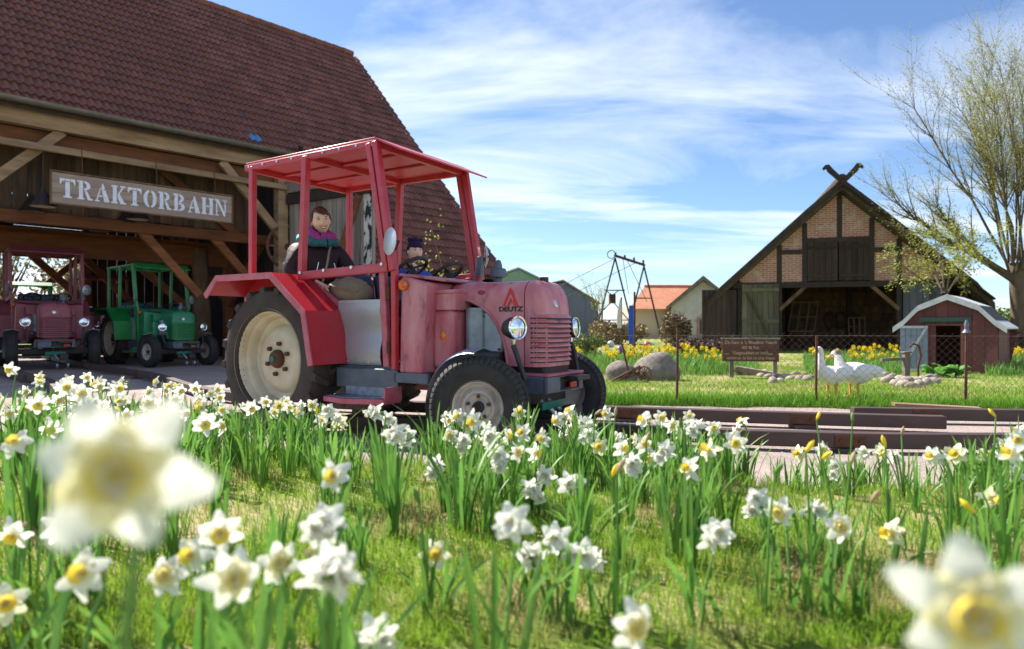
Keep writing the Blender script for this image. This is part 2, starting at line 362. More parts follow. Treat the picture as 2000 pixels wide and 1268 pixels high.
# ------------------------------------------------------------------ big barn on the left
barn = empty('barn', (-10.17, 13.2, 0), rad(46.4))
tag(barn, 'large timber tractor barn with brown tiled roof and wide open front', 'barn')
PIT = math.atan(1.1); HE = 5.63; RB = 4.96
def tile_mesh(name):
    m = MB(); n = 13; top0 = []; top1 = []; bot = []
    for i in range(n):
        s = i/(n-1); x = s*.305; h = .025*math.cos(2*math.pi*2*s+.6)+.004*(1 if i in (0, n-1) else 0)
        top0.append((x, 0, .066+h)); top1.append((x, .41, .012+h)); bot.append((x, .004, .03+h))
    m.add(top0+top1+bot, [(i, i+1, n+i+1, n+i) for i in range(n-1)]+[(2*n+i, 2*n+i+1, i+1, i) for i in range(n-1)]
          + [(0, n, 2*n), (n-1, 3*n-1, 2*n-1)])
    return m
tmb = tile_mesh('roof_tile'); tile_me = tmb.mesh('roof_tile', 50); tile_me.materials.append(M_tile)
blue_me = tile_me.copy(); blue_me.materials.clear(); blue_me.materials.append(mat('blue_glass_tile', (.06, .2, .42), rough=.2))
roof = empty('roof', (0, 0, 0), 0, barn)
spots = []
for i in range(34+1):
    for side in (0, 1):
        bb = -.2+i*.34*math.cos(PIT) if side == 0 else None
        if side == 1:
            bb = -.2-(i+1)*.34*math.cos(PIT)
            if bb < -2.95: continue
        if side == 0 and bb > RB-.2: continue
        zz = HE+bb*1.1
        for j in range(-13, 38):
            w = j*.3
            if side == 1 and w < 6.75: continue
            spots.append((w, bb, zz))
bm_ = barn.matrix_basis.copy()
bm_ = Matrix.Translation(barn.location) @ Matrix.Rotation(rad(46.4), 4, 'Z')
def vis_key(s):
    p = bm_ @ Vector((s[0]+.15, s[1]+.1, s[2]+.1)); px = 1000+1300*p.x/p.y; py = 638-1300*(p.z-.95)/p.y
    inside = -10 < px < 1000 and -10 < py and not (480 < px < 900 and py > 300-.2*(px-480))
    return (0 if inside else 1, p.y)
spots.sort(key=vis_key)
rest = MB(); blue_done = False
tv_ = [Vector(v) for v in tmb.v]; RX = Matrix.Rotation(PIT, 3, 'X')
for k, s in enumerate(spots):
    jit = R.uniform(-.004, .004)
    if k < 300:
        isb = (not blue_done) and abs(s[0]-5.1) < .16 and abs(s[1]+.2-.0) < .5 and s[1] > -.1
        o = link('roof_tile', blue_me if isb else tile_me, None, roof, (s[0], s[1]+jit, s[2]), (PIT, R.uniform(-.012, .012), 0))
        blue_done = blue_done or isb
    else:
        rest.add([RX @ v + Vector((s[0], s[1]+jit, s[2]+R.uniform(-.004, .004))) for v in tv_], tmb.f)
me = rest.mesh('roof_tiles', 50); me.materials.append(M_tile); tag(link('roof_tiles', me, None, roof), 'brown wavy roof tiles in level courses', kind='stuff')
m = MB()   # back slope and sheathing
m.prism([(-3.9, -.15, HE-.2), (-3.9, RB, HE+RB*1.1-.04), (-3.9, RB*2+.2, HE-.2), (-3.9, RB*2+.2, HE-.32), (-3.9, RB, HE+RB*1.1-.2), (-3.9, -.15, HE-.32)], (1, 0, 0), 15.2)
m.prism([(6.78, -2.9, HE-2.9*1.1-.02), (6.78, 0, HE-.02), (6.78, 0, HE-.14), (6.78, -2.9, HE-2.9*1.1-.14)], (1, 0, 0), 4.5)
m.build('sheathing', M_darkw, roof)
for k in range(38):
    m = MB(); m.lathe([(.13, 0), (.115, .42)], (-3.9+k*.4, RB, HE+RB*1.1+.02), (1, 0, 0), 12); m.build('ridge_tile', M_tile, roof)
m = MB(); prof = [(-.1, 0), (-.085, -.05), (-.05, -.085), (0, -.1), (.05, -.085), (.085, -.05), (.1, 0)]
m.rings([[(x, -.30+p[0], HE-.14+p[1]) for p in prof]+[(x, -.30+p[0]*.88, HE-.137+p[1]*.88) for p in reversed(prof)] for x in (-3.9, 0, 3, 6.6)])
for k in range(10): m.rings([[(x, -.30+p[0]*1.06, HE-.138+p[1]*1.08) for p in prof]+[(x, -.30+p[0]*.9, HE-.135+p[1]*.9) for p in reversed(prof)] for x in (-3.6+k*1.05, -3.575+k*1.05)])
m.build('gutter', M_zinc, barn, smooth=40)
def beam(a, c, w, h, mt=M_beam, name='beam', par=None): m = MB(); m.bar(a, c, w, h); return m.build(name, mt, par or barn, bevel=.008)
beam((-3.9, .06, 5.27), (6.7, .06, 5.27), .2, .46, M_pale, 'fascia_beam')
beam((-3.9, .34, 4.9), (6.5, .34, 4.9), .2, .27, M_beam, 'wall_plate')
beam((-3.9, -.12, 4.63), (6.15, -.12, 4.6), .1, .14, M_pale, 'tie_rail')
beam((-1.3, .1, 2.62), (1.08, .1, 5.06), .12, .2, M_pale, 'brace'); beam((4.42, .1, 5.04), (5.98, .1, 3.36), .12, .2, M_pale, 'brace')
for w_, mt in ((5.98, M_pale), (-1.5, M_pale)): beam((w_, .08, 0), (w_, .08, 4.95), .27, .27, mt, 'post')
for k in range(36):                                     # plank wall above the doorway, set back
    wd = .27; x0 = -3.9+k*wd; m = MB(); m.box((x0+wd/2, 1.25+R.uniform(-.012, .012), 4.35+R.uniform(-.02, .04)), (wd-.012, .03, 1.75)); m.build('wall_board', M_wood, barn)
beam((-3.9, 1.1, 3.32), (6.3, 1.1, 3.32), .2, .26); beam((-3.9, 3.6, 3.25), (6.3, 3.6, 3.25), .22, .3); beam((-3.9, 6.4, 3.45), (6.3, 6.4, 3.45), .22, .28)
m = MB(); m.box((1.2, 3.3, 2.98), (9.5, .06, .55)); m.build('hanging_panel', M_beam, barn)
for (w_, b_) in ((6.1, 3.6), (6.1, 6.5), (3.9, 9.7), (.4, 9.7), (-2.6, 3.6)): beam((w_, b_, 0), (w_, b_, 5), .24, .24, M_beam, 'post')
for (a, c) in (((4.6, 1.1, 3.3), (6.1, 1.1, 1.7)), ((2.9, 1.15, 3.3), (4.3, 1.15, 1.75)), ((3.0, 3.6, 3.2), (4.9, 3.6, 1.5)), ((4.7, 3.6, 3.2), (6.1, 3.6, 1.7)), ((1.3, 6.4, 3.4), (2.9, 6.4, 1.8)), ((2.6, 6.4, 3.4), (4.3, 6.4, 1.7)), ((3.3, 1.15, 4.9), (5.4, 1.15, 3.3)), ((6.1, 1.4, 3.3), (6.1, 3.5, 1.6)), ((3.9, 9.6, 3.5), (2.6, 9.6, 2.2))):
    beam(a, c, .14, .2, M_beam, 'brace')
m = MB(); m.cyl((5.2, 3.2, 0), (5.15, 3.3, 3.2), .27, 14, .2); m.build('tree_trunk_post', mat('trunk_post', (.2, .12, .07), (.12, .07, .04), scale=6, rough=.9, bump=.8, bscale=12, stretch=(1, 1, .3)), barn, smooth=60)
for k in range(34):                                     # inner side wall and back wall boards
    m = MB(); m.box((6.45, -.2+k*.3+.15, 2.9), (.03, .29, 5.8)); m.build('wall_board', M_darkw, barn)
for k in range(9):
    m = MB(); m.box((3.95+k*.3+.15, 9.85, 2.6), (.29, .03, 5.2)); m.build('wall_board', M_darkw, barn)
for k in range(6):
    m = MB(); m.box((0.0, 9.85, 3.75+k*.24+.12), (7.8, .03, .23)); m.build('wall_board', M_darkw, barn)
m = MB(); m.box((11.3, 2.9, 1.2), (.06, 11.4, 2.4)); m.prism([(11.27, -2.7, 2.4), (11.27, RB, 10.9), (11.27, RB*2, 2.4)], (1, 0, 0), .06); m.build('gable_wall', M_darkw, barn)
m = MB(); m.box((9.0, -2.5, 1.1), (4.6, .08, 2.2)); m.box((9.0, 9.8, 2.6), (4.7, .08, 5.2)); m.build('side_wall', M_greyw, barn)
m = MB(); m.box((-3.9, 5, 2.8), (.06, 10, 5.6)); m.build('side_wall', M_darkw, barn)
# open door leaf
leaf = empty('door_leaf', (6.1, -.1, 0), 0, barn); leaf['label'] = 'open grey board door leaf with diagonal brace'
dl = Vector((.616, -2.94, 0)).normalized(); ang = math.atan2(dl.y, dl.x); leaf.rotation_euler = (0, 0, ang)
xx = .05
while xx < 2.72:
    wd = R.uniform(.16, .24); m = MB(); m.box((xx+wd/2, R.uniform(-.006, .006), 2.2), (wd-.012, .035, 4.2+R.uniform(-.03, .03))); m.build('door_board', M_greyw, leaf); xx += wd
for nm, a, c, w_, h_, mt in (('ledge', (0, .05, 4.28), (2.95, .05, 4.28), .08, .26, M_darkw), ('ledge', (0, .05, 4.62), (2.95, .05, 4.62), .06, .34, M_greyw), ('brace', (1.75, .06, 2.3), (2.6, .06, 4.15), .07, .2, M_beam), ('ledge', (0, .05, .5), (2.95, .05, .5), .07, .2, M_darkw)):
    m = MB(); m.bar(a, c, w_, h_); m.build(nm, mt, leaf, bevel=.006)
    m = MB(); m.bar((a[0], -a[1], a[2]), (c[0], -c[1], c[2]), w_, h_); m.build(nm, mt, leaf, bevel=.006)
M_birch = mat('peeling_white_board', (.62, .58, .54), (.5, .46, .42), scale=4, rough=.8, c3=(.02, .018, .018), c3lo=.5, c3hi=.54, c3scale=6, stretch=(1.2, 1.2, .55))
m = MB(); m.box((2.86, 0, 2.2), (.26, .05, 4.2)); m.build('edge_board', M_birch, leaf)
m = MB(); m.cyl((3.03, 0, .1), (3.03, 0, 4.3), .045, 10); m.build('edge_post', M_greyw, leaf, smooth=60)

# sign
sign = empty('hanging_sign', (-10.17+.69*.795+.724*.35, 13.2+.724*.795-.69*.35, 3.48), rad(46.4))
tag(sign, 'long wooden hanging board lettered TRAKTORBAHN in white stencil capitals', 'sign')
SL = 3.68
for k in range(3):
    m = MB(); m.box((SL/2, R.uniform(-.003, .003), .105+k*.207), (SL, .04, .201)); m.build('sign_board', mat('sign_wood', (.32, .235, .20), (.22, .15, .125), scale=4, rough=.85, bump=.5, bscale=24, stretch=(.15, 1, 1), rnd=.15, c3=(.38, .3, .26), c3lo=.55), sign)
m = MB(); m.bar((0, 0, .645), (SL, 0, .645), .07, .03); m.bar((0, 0, -.015), (SL, 0, -.015), .07, .03); m.box((-.012, 0, .315), (.03, .07, .69)); m.box((SL+.012, 0, .315), (.03, .07, .69)); m.build('frame', M_wood, sign)
for x in (.55, 2.0, 3.3): m = MB(); m.cyl((x, 0, .66), (x, .1, 1.35), .01, 6); m.build('hanger', M_rust, sign)
def arc(cx, cz, rx, rz_, a0, a1, n=9): return [(cx+rx*math.cos(rad(a0+(a1-a0)*i/(n-1))), cz+rz_*math.sin(rad(a0+(a1-a0)*i/(n-1)))) for i in range(n)]
def ring(cx, cz, ro, rzo, ri, rzi, a0, a1): return arc(cx, cz, ro, rzo, a0, a1)+arc(cx, cz, ri, rzi, a1, a0)
def rc(x0, z0, x1, z1): return [(x0, z0), (x1, z0), (x1, z1), (x0, z1)]
LET = {
 'T': [rc(.36, .0, .64, .84), rc(.24, 0, .36, .08), rc(.64, 0, .76, .08), rc(.36, .88, .64, 1), [(.02, 1), (.02, .7), (.09, .7), (.16, .86), (.33, .86), (.33, 1)], [(.98, 1), (.98, .7), (.91, .7), (.84, .86), (.67, .86), (.67, 1)]],
 'R': [rc(.1, 0, .36, 1), rc(.0, 0, .1, .08), rc(.36, 0, .44, .08), rc(0, .92, .1, 1), ring(.42, .745, .42, .255, .17, .165, -88, 88), [(.46, .47), (.62, .47), (.84, .1), (.98, .08), (.98, 0), (.66, 0)]],
 'A': [[(.44, .78), (.5, 1), (.56, 1), (.98, .06), (.98, 0), (.62, 0), (.62, .06)], [(.02, 0), (.34, 0), (.34, .06), (.2, .07), (.42, .72), (.38, .78), (.1, .07), (.02, .06)], rc(.28, .26, .5, .34)],
 'K': [rc(.1, 0, .36, 1), rc(0, 0, .1, .08), rc(.36, 0, .44, .08), rc(0, .92, .1, 1), rc(.36, .92, .44, 1), [(.42, .5), (.72, .93), (.6, .93), (.6, 1), (.98, 1), (.98, .93), (.86, .93), (.56, .56), (.9, .08), (1, .08), (1, 0), (.6, 0), (.42, .36)]],
 'O': [ring(.47, .5, .45, .5, .18, .4, 97, 263), ring(.53, .5, .45, .5, .18, .4, -83, 83)],
 'B': [rc(.1, 0, .36, 1), rc(0, 0, .1, .08), rc(0, .92, .1, 1), ring(.42, .75, .4, .25, .16, .165, -86, 88), ring(.42, .25, .48, .25, .2, .165, -88, 86)],
 'H': [rc(.08, 0, .34, 1), rc(.66, 0, .92, 1), rc(0, 0, .08, .08), rc(.34, 0, .42, .08), rc(0, .92, .08, 1), rc(.34, .92, .42, 1), rc(.58, 0, .66, .08), rc(.92, 0, 1, .08), rc(.58, .92, .66, 1), rc(.92, .92, 1, 1), rc(.37, .46, .63, .54)],
 'N': [rc(.1, 0, .2, .9), rc(0, 0, .32, .08), [(.0, 1), (.3, 1), (.86, .14), (.86, 0), (.74, 0), (.16, .9), (0, .92)], rc(.8, .2, .9, 1), rc(.68, .92, 1, 1)]}
lx = .135
for ch in 'TRAKTORBAHN':
    wl = .285
    m = MB()
    for poly in LET[ch]: m.prism([(lx+x*wl, -.0235, .125+z_*.39) for x, z_ in poly], (0, -1, 0), .004)
    m.build('letter', mat('sign_white', (.74, .77, .9), (.6, .62, .74), scale=14, rough=.7, c3=(.25, .18, .15), c3lo=.62, c3hi=.7, c3scale=20), sign); lx += .314
# pendant lamps
lampmb = MB(); lampmb.lathe([(.03, .42), (.05, .33), (.1, .26), (.16, .14), (.25, .02), (.26, 0), (.24, .01), (.14, .12), (.04, .24)], (0, 0, 0), (0, 0, 1), 20)
lm = lampmb.mesh('shade', 50); lm.materials.append(mat('enamel_shade', (.03, .022, .022), rough=.35))
dm = MB(); dm.lathe([(.238, .012), (.001, .03)], (0, 0, 0), (0, 0, 1), 20); dmm = dm.mesh('lamp_inside'); dmm.materials.append(mat('enamel_inside', (.8, .62, .38), rough=.4))
cm_ = MB(); cm_.cyl((0, 0, .4), (0, 0, 1.1), .012, 6); cmm = cm_.mesh('cord'); cmm.materials.append(M_black)
for i, (px, py, lab) in enumerate(((62, 408, 'leftward of the pair at the sign end'), (84, 397, 'touching the left end of the sign'), (25, 428, 'second from the left picture edge'), (6, 437, 'cut by the left picture edge'), (193, 447, 'nearer of the pair under the sign'), (176, 456, 'farther of the pair under the sign'), (247, 430, 'hanging below the middle of the sign'), (270, 423, 'half hidden behind the lower sign edge'))):
    Y = 1300*2.55/(638-py); o = empty('pendant_lamp', ((px-1000)/1300*Y, Y, 3.42)); tag(o, 'dark enamel pendant lamp in the barn, '+lab, 'lamp', 'pendant lamps in the barn')
    for nm, me_ in (('shade', lm), ('lamp_inside', dmm), ('cord', cmm)): link(nm, me_, None, o)
# old wagon wheel on the barn wall
ww = empty('wagon_wheel', (-5.95, 17.6, 3.05), rad(46.4)); tag(ww, 'old spoked wagon wheel hung beside the barn doorway', 'wheel')
m = MB(); m.lathe([(.52, -.03), (.58, -.03), (.58, .03), (.52, .03), (.52, -.03)], (0, 0, 0), (0, 1, 0), 28); m.build('rim', M_wood, ww, smooth=40)
m = MB(); m.cyl((0, -.08, 0), (0, .08, 0), .09, 14); m.build('hub', M_wood, ww, smooth=40)
for k in range(10): a = k*math.pi/5; m = MB(); m.bar((.08*math.cos(a), 0, .08*math.sin(a)), (.53*math.cos(a), 0, .53*math.sin(a)), .035); m.build('spoke', M_wood, ww)
# ------------------------------------------------------------------ text helper
def text_mesh(s, size, depth, mt, bold=0):
    c = bpy.data.curves.new('txt', 'FONT'); c.body = s; c.size = size; c.extrude = depth; c.offset = bold; c.align_x = 'CENTER'; c.align_y = 'CENTER'
    o = bpy.data.objects.new('txt', c); COL.objects.link(o); bpy.context.view_layer.update()
    me = bpy.data.meshes.new_from_object(o.evaluated_get(bpy.context.evaluated_depsgraph_get()))
    bpy.data.objects.remove(o); me.materials.clear(); me.materials.append(mt); return me

# ------------------------------------------------------------------ wheels
def rear_wheel(par, loc, side):       # side -1: outer face towards -y
    w = empty('rear_wheel', loc, 0, par); s = side
    t = MB(); R0 = .655
    t.lathe([(.44, -.15), (.47, -.16), (.56, -.165), (.61, -.15), (.625, -.12), (.63, 0), (.625, .12), (.61, .15), (.56, .165), (.47, .16), (.44, .15), (.42, .1), (.42, -.1), (.44, -.15)], (0, 0, 0), (0, 1, 0), 56)
    for k in range(20):
        for q in (-1, 1):
            a = 2*math.pi*(k+(.5 if q > 0 else 0))/20
            def P(r, aa, y): return Vector((r*math.cos(aa), y, r*math.sin(aa)))
            y0, y1 = q*.005, q*.158; da = .10; wd = .045
            vs = [P(.62, a-wd, y0), P(.62, a+wd, y0), P(.60, a+da+wd+.02, y1), P(.60, a+da-wd-.02, y1), P(.665, a-wd*.8, y0), P(.665, a+wd*.8, y0), P(.652, a+da+wd, y1), P(.652, a+da-wd, y1)]
            t.add(vs, [(0, 1, 2, 3), (4, 5, 6, 7), (0, 1, 5, 4), (1, 2, 6, 5), (2, 3, 7, 6), (3, 0, 4, 7)])
    t.build('tyre', M_rtyre, w, smooth=32)
    r = MB()
    r.lathe([(.455, s*.165), (.46, s*.15), (.44, s*.14), (.425, s*.12), (.41, s*.06), (.395, s*.05), (.385, s*.02), (.375, -s*.03), (.355, -s*.045), (.32, -s*.05), (.30, -s*.02), (.28, s*.005), (.24, s*.02), (.16, s*.025), (.001, s*.025)], (0, 0, 0), (0, 1, 0), 48)
    r.lathe([(.44, -s*.14), (.40, -s*.1), (.38, -s*.03)], (0, 0, 0), (0, 1, 0), 48)
    rim = r.build('rim', M_cream, w, smooth=40)
    h = MB(); h.lathe([(.085, s*.02), (.085, s*.05), (.07, s*.075), (.05, s*.085), (.001, s*.087)], (0, 0, 0), (0, 1, 0), 20); h.build('hub', M_rust, w, smooth=35)
    h = MB(); h.lathe([(.028, s*.085), (.028, s*.1), (.001, s*.102)], (0, 0, 0), (0, 1, 0), 12); h.build('hub_cap', M_plate, w, smooth=35)
    for k in range(6):
        a = k*math.pi/3+.35; b = MB(); b.cyl((.14*math.cos(a), s*.02, .14*math.sin(a)), (.14*math.cos(a), s*.055, .14*math.sin(a)), .022, 6); b.build('wheel_nut', M_rust, rim)
    return w
def front_wheel(par, loc, side, steer):
    w = empty('front_wheel', loc, steer, par); s = side; t = MB()
    t.lathe([(.19, -.075), (.21, -.09), (.27, -.1), (.325, -.092), (.35, -.075), (.36, -.04), (.363, 0), (.36, .04), (.35, .075), (.325, .092), (.27, .1), (.21, .09), (.19, .075), (.185, 0), (.19, -.075)], (0, 0, 0), (0, 1, 0), 64)
    for k in range(52):
        a = 2*math.pi*k/52
        for q in (-1, 1):
            def P(r, aa, y): return Vector((r*math.cos(aa), y, r*math.sin(aa)))
            wd = .042; ys = [q*.058, q*.098]; rr = [.365, .332]
            vs = [P(rr[0]-.012, a-wd, ys[0]), P(rr[0]-.012, a+wd, ys[0]), P(rr[1]-.01, a+wd, ys[1]), P(rr[1]-.01, a-wd, ys[1]), P(rr[0]+.002, a-wd, ys[0]), P(rr[0]+.002, a+wd, ys[0]), P(rr[1]+.006, a+wd, ys[1]), P(rr[1]+.006, a-wd, ys[1])]
            t.add(vs, [(0, 1, 2, 3), (4, 5, 6, 7), (0, 1, 5, 4), (1, 2, 6, 5), (2, 3, 7, 6), (3, 0, 4, 7)])
    for y in (-.035, .0, .035): t.lathe([(.36, y-.011), (.37, y-.011), (.37, y+.011), (.36, y+.011)], (0, 0, 0), (0, 1, 0), 64)
    t.build('tyre', M_tyre, w, smooth=32)
    r = MB(); r.lathe([(.195, s*.088), (.2, s*.078), (.185, s*.068), (.17, s*.05), (.165, s*.02), (.15, s*.012), (.135, s*.03), (.12, s*.045), (.105, s*.045), (.09, s*.03), (.05, s*.03), (.001, s*.03)], (0, 0, 0), (0, 1, 0), 40)
    r.lathe([(.19, -s*.07), (.16, -s*.04), (.15, s*.01), (.08, s*.02), (.001, s*.02)], (0, 0, 0), (0, 1, 0), 40)
    rim = r.build('rim', M_rimw, w, smooth=40)
    h = MB(); h.lathe([(.045, s*.03), (.042, s*.06), (.03, s*.07), (.03, s*.05), (.001, s*.05)], (0, 0, 0), (0, 1, 0), 16); h.build('hub', M_dark, w, smooth=35)
    for k in range(5):
        a = k*2*math.pi/5+.3; b = MB(); b.cyl((.08*math.cos(a), s*.03, .08*math.sin(a)), (.08*math.cos(a), s*.05, .08*math.sin(a)), .014, 6); b.build('wheel_nut', M_rust, rim)
    return w

# ------------------------------------------------------------------ tractor (x forward, y left, z up)
def tractor(loc, rz, scale, body, bright, frame, lip, steer, logo=False, roofed=True):
    T = empty('tractor', loc, rz); T.scale = (scale,)*3
    for s in (-1, 1):
        rear_wheel(T, (0, s*.605, .655), s); front_wheel(T, (2.265, s*.67, .365), s, steer)
        # rear mudguard: bent plate with a turned-down outer lip
        prof = [(-.76, 1.255), (-.575, 1.425), (.20, 1.422), (.635, 1.085), (.73, .63)]; g = MB(); yo = s*.865; yi = s*.435; th = .012
        nrm = []
        for i in range(len(prof)):
            a = prof[max(i-1, 0)]; c = prof[min(i+1, len(prof)-1)]; d = Vector((c[0]-a[0], c[1]-a[1])).normalized(); nrm.append((-d.y, d.x))
        for i in range(4):
            a, c = prof[i], prof[i+1]; na, nc = nrm[i], nrm[i+1]
            g.add([(a[0], yo, a[1]), (c[0], yo, c[1]), (c[0], yi, c[1]), (a[0], yi, a[1]), (a[0]-na[0]*th, yo, a[1]-na[1]*th), (c[0]-nc[0]*th, yo, c[1]-nc[1]*th), (c[0]-nc[0]*th, yi, c[1]-nc[1]*th), (a[0]-na[0]*th, yi, a[1]-na[1]*th)],
                  [(0, 1, 2, 3), (4, 7, 6, 5), (0, 4, 5, 1), (2, 6, 7, 3)])
        fen = g.build('mudguard', bright, T, smooth=25)
        g = MB()
        for i in range(4):
            a, c = prof[i], prof[i+1]; na, nc = nrm[i], nrm[i+1]; q = .058
            pts = [(a[0], a[1]), (c[0], c[1]), (c[0]-nc[0]*q, c[1]-nc[1]*q), (a[0]-na[0]*q, a[1]-na[1]*q)]
            g.prism([(p[0], yo+s*.002, p[1]) for p in pts], (0, s, 0), .012)
        g.build('lip', lip, fen)
        g = MB(); g.prism([(x, yi, z) for x, z in prof]+[(.70, yi, .5), (-.3, yi, .5), (-.76, yi, 1.2)], (0, -s, 0), .012); g.build('inner_side', bright, fen)
        g = MB()
        for (a, c) in (((.12, 1.44), (.645, 1.11)), ((.645, 1.11), (.742, .62))): g.bar((a[0], yi-s*.0, a[1]), (c[0], yi-s*.0, c[1]), .045, .05)
        g.build('door_sill_rail', lip, T, bevel=.006)
        g = MB(); g.box((.62, s*.6, 1.44-.25), (.001, .001, .001))
        # cab posts
        yp = s*.62
        for nm, a, c, w_ in (('post', (-.385, yp, 1.43), (-.38, yp, 2.46), .055), ('post', (.305, yp, 1.40), (.36, yp, 2.46), .06), ('post', (1.31, yp, 1.43), (1.125, yp, 2.46), .055), ('post', (1.385, yp, 1.40), (1.195, yp, 2.47), .055)):
            g = MB(); g.bar(a, c, w_, w_, up=(0, 1, 0)); g.build(nm, frame, T, bevel=.006)
        g = MB(); g.bar((.28, s*.625, 1.40), (1.34, s*.625, 1.43), .05, .075); rl = g.build('side_rail', frame, T, bevel=.006)
        for x in (.32, .62, .95, 1.29):
            g = MB(); g.cyl((x, s*.645, 1.425+.03*(x-.28)), (x, s*.662, 1.425+.03*(x-.28)), .014, 8); g.build('bolt', M_bolt, rl)
        g = MB(); g.bar((1.275, s*.565, .62), (1.255, s*.6, 1.42), .06, .05, up=(0, 1, 0)); g.build('door_post', lip, T, bevel=.006)
        g = MB(); g.bar((1.365, s*.575, .6), (1.38, s*.6, 1.45), .045, .05, up=(0, 1, 0)); hp = g.build('hinge_post', frame, T, bevel=.006)
        for z in (.78, 1.22): g = MB(); g.cyl((1.32, s*.61, z-.05), (1.32, s*.61, z+.05), .014, 8); g.build('hinge', M_rust, hp)
        g = MB(); n = 9; rs = []
        for i in range(n):
            z = .62+.54*i/(n-1); bow = s*.012*math.sin(i*1.1); rs.append([(.66-.05*(z-.62)/.54, s*.47+bow, z), (1.12, s*.475+bow*1.6, z), (1.12, s*.465+bow*1.6, z), (.66-.05*(z-.62)/.54, s*.46+bow, z)])
        g.rings(rs); dp = g.build('door_panel', M_alu, T, smooth=40)
        for (x, z) in ((.72, .645), (.85, .645), (.98, .645), (.74, 1.12), (.92, 1.12)): g = MB(); g.cyl((x, s*.47, z), (x, s*.485, z), .011, 8); g.build('rivet', M_bolt, dp)
        g = MB(); g.bar((.62, s*.47, 1.165), (1.13, s*.475, 1.165), .03, .03); g.build('panel_rail', M_alu, T)
        # side skirt, sill, step
        g = MB(); g.box((1.03, s*.56, .515), (.7, .02, .17)); g.build('side_plate', M_steel, T, bevel=.01)
        g = MB(); g.box((1.52, s*.55, .535), (.36, .04, .085)); g.build('sill', M_steel, T, bevel=.006)
        g = MB(); g.prism([(.66, s*.5, .36), (.66, s*.70, .36), (.95, s*.775, .36), (1.36, s*.72, .37), (1.36, s*.5, .37)], (0, 0, -1), .045); st = g.build('step', lip, T, bevel=.005)
        g = MB(); g.prism([(.70, s*.5, .363), (.70, s*.69, .363), (.95, s*.755, .363), (1.33, s*.71, .373), (1.33, s*.5, .373)], (0, 0, 1), .006); g.box((1.06, s*.575, .41), (.5, .01, .07)); g.build('tread_plate', M_tread, st)
        g = MB(); g.box((1.36, s*.6, .40), (.02, .2, .12)); g.build('step_bracket', lip, st)
        # cowl side lamps and front guards
        g = MB(); g.lathe([(.045, 0), (.045, s*.02), (.03, s*.035), (.001, s*.04)], (1.455, s*.575, 1.285), (0, 1, 0), 18); g.build('indicator', M_orange, T, smooth=40)
        g = MB(); rs = []; cx, cz = 2.265, .365
        for i in range(15):
            a = rad(196-i*7.9); rr = .425; ca, sa = math.cos(a), math.sin(a)
            rs.append([(cx+(rr+dr)*ca, s*.67+y, cz+(rr+dr)*sa-abs(y)*.15) for (y, dr) in ((-.12, -.014), (-.09, .006), (0, .012), (.09, .006), (.115, -.012), (.09, -.002), (0, .004), (-.09, -.002))])
        g.rings(rs); g.build('front_mudguard', M_guard, T, smooth=50)
        # headlight on its arm
        hl = empty('headlight', (2.44, s*.47, .94), 0, T); dr = Vector((1, -.25 if s < 0 else .1, .03)).normalized()
        g = MB(); g.lathe([(.001, -.11), (.03, -.105), (.06, -.08), (.08, -.03), (.087, .02), (.087, .035), (.08, .04)], (0, 0, 0), dr, 24); g.build('housing', M_black, hl, smooth=50)
        g = MB(); g.lathe([(.001, .052), (.04, .048), (.076, .034)], (0, 0, 0), dr, 24); g.build('lens', M_glass, hl, smooth=60)
        g = MB(); g.lathe([(.076, .03), (.088, .03), (.088, .043), (.076, .04)], (0, 0, 0), dr, 24); g.build('bezel', M_chrome, hl, smooth=60)
        g = MB(); g.cyl((-.01, 0, -.085), (-.01, 0, -.13), .022, 10, .012); g.build('ball_joint', M_chrome, hl, smooth=40)
        g = MB(); g.tube([(-.01, 0, -.13), (.02, s*.0, -.2), (.07, -s*.03, -.38)], .02, 8); g.build('arm', M_black, hl, smooth=50)
        # rubber-bladed mirror
        mi = empty('mirror', (1.40, s*.68, 1.63), 0, T)
        g = MB(); g.lathe([(.001, .012), (.075, .01), (.112, 0), (.075, -.014), (.001, -.035)], (0, 0, 0), (-.35, -.94, .05) if s < 0 else (-.7, -.5, 0), 24); g.build('shell', M_alu, mi, smooth=70)
        g = MB(); g.tube([(.03, 0, 0), (.07, -s*.03, 0), (0, -s*.07, -.06)], .008, 6); g.build('stay', M_black, mi)
    # canopy
    cn = empty('canopy', (0, 0, 0), 0, T)
    g = MB(); g.prism([(-.475, -.625, 2.475), (1.19, -.625, 2.475), (1.19, .625, 2.475), (-.475, .625, 2.475)], (0, 0, 1), .035)
    if roofed: g.build('roof_sheet', frame, cn, bevel=.006)
    for a, c in (((-.475, -.62, 2.455), (1.2, -.62, 2.455)), ((-.475, .62, 2.455), (1.2, .62, 2.455)), ((-.45, -.62, 2.45), (-.45, .62, 2.45)), ((1.17, -.62, 2.45), (1.17, .62, 2.45)), ((.36, -.6, 2.455), (.36, .6, 2.455)), ((-.45, -.2, 2.463), (1.17, -.2, 2.463)), ((-.45, .2, 2.463), (1.17, .2, 2.463))):
        g = MB(); g.bar(a, c, .045, .05 if abs(a[1]) > .5 else .02); g.build('frame_bar', frame, cn, bevel=.005)
    g = MB(); g.prism([(1.19, -.63, 2.505), (1.45, -.63, 2.385), (1.45, .63, 2.385), (1.19, .63, 2.505)], (-.2, 0, -1), .014); g.build('visor', frame, cn)
    for k in range(8):
        x = -.4+k*.2; g = MB(); g.cyl((x, -.64, 2.457), (x, -.655, 2.457), .011, 8); g.build('bolt', M_bolt, cn)
    # body
    g = MB(); g.prism([(1.40, -.57, .575), (1.64, -.57, .575), (1.66, -.55, 1.30), (1.42, -.57, 1.365)], (0, 1, 0), 1.14); g.build('cowl', body, T, bevel=.02)
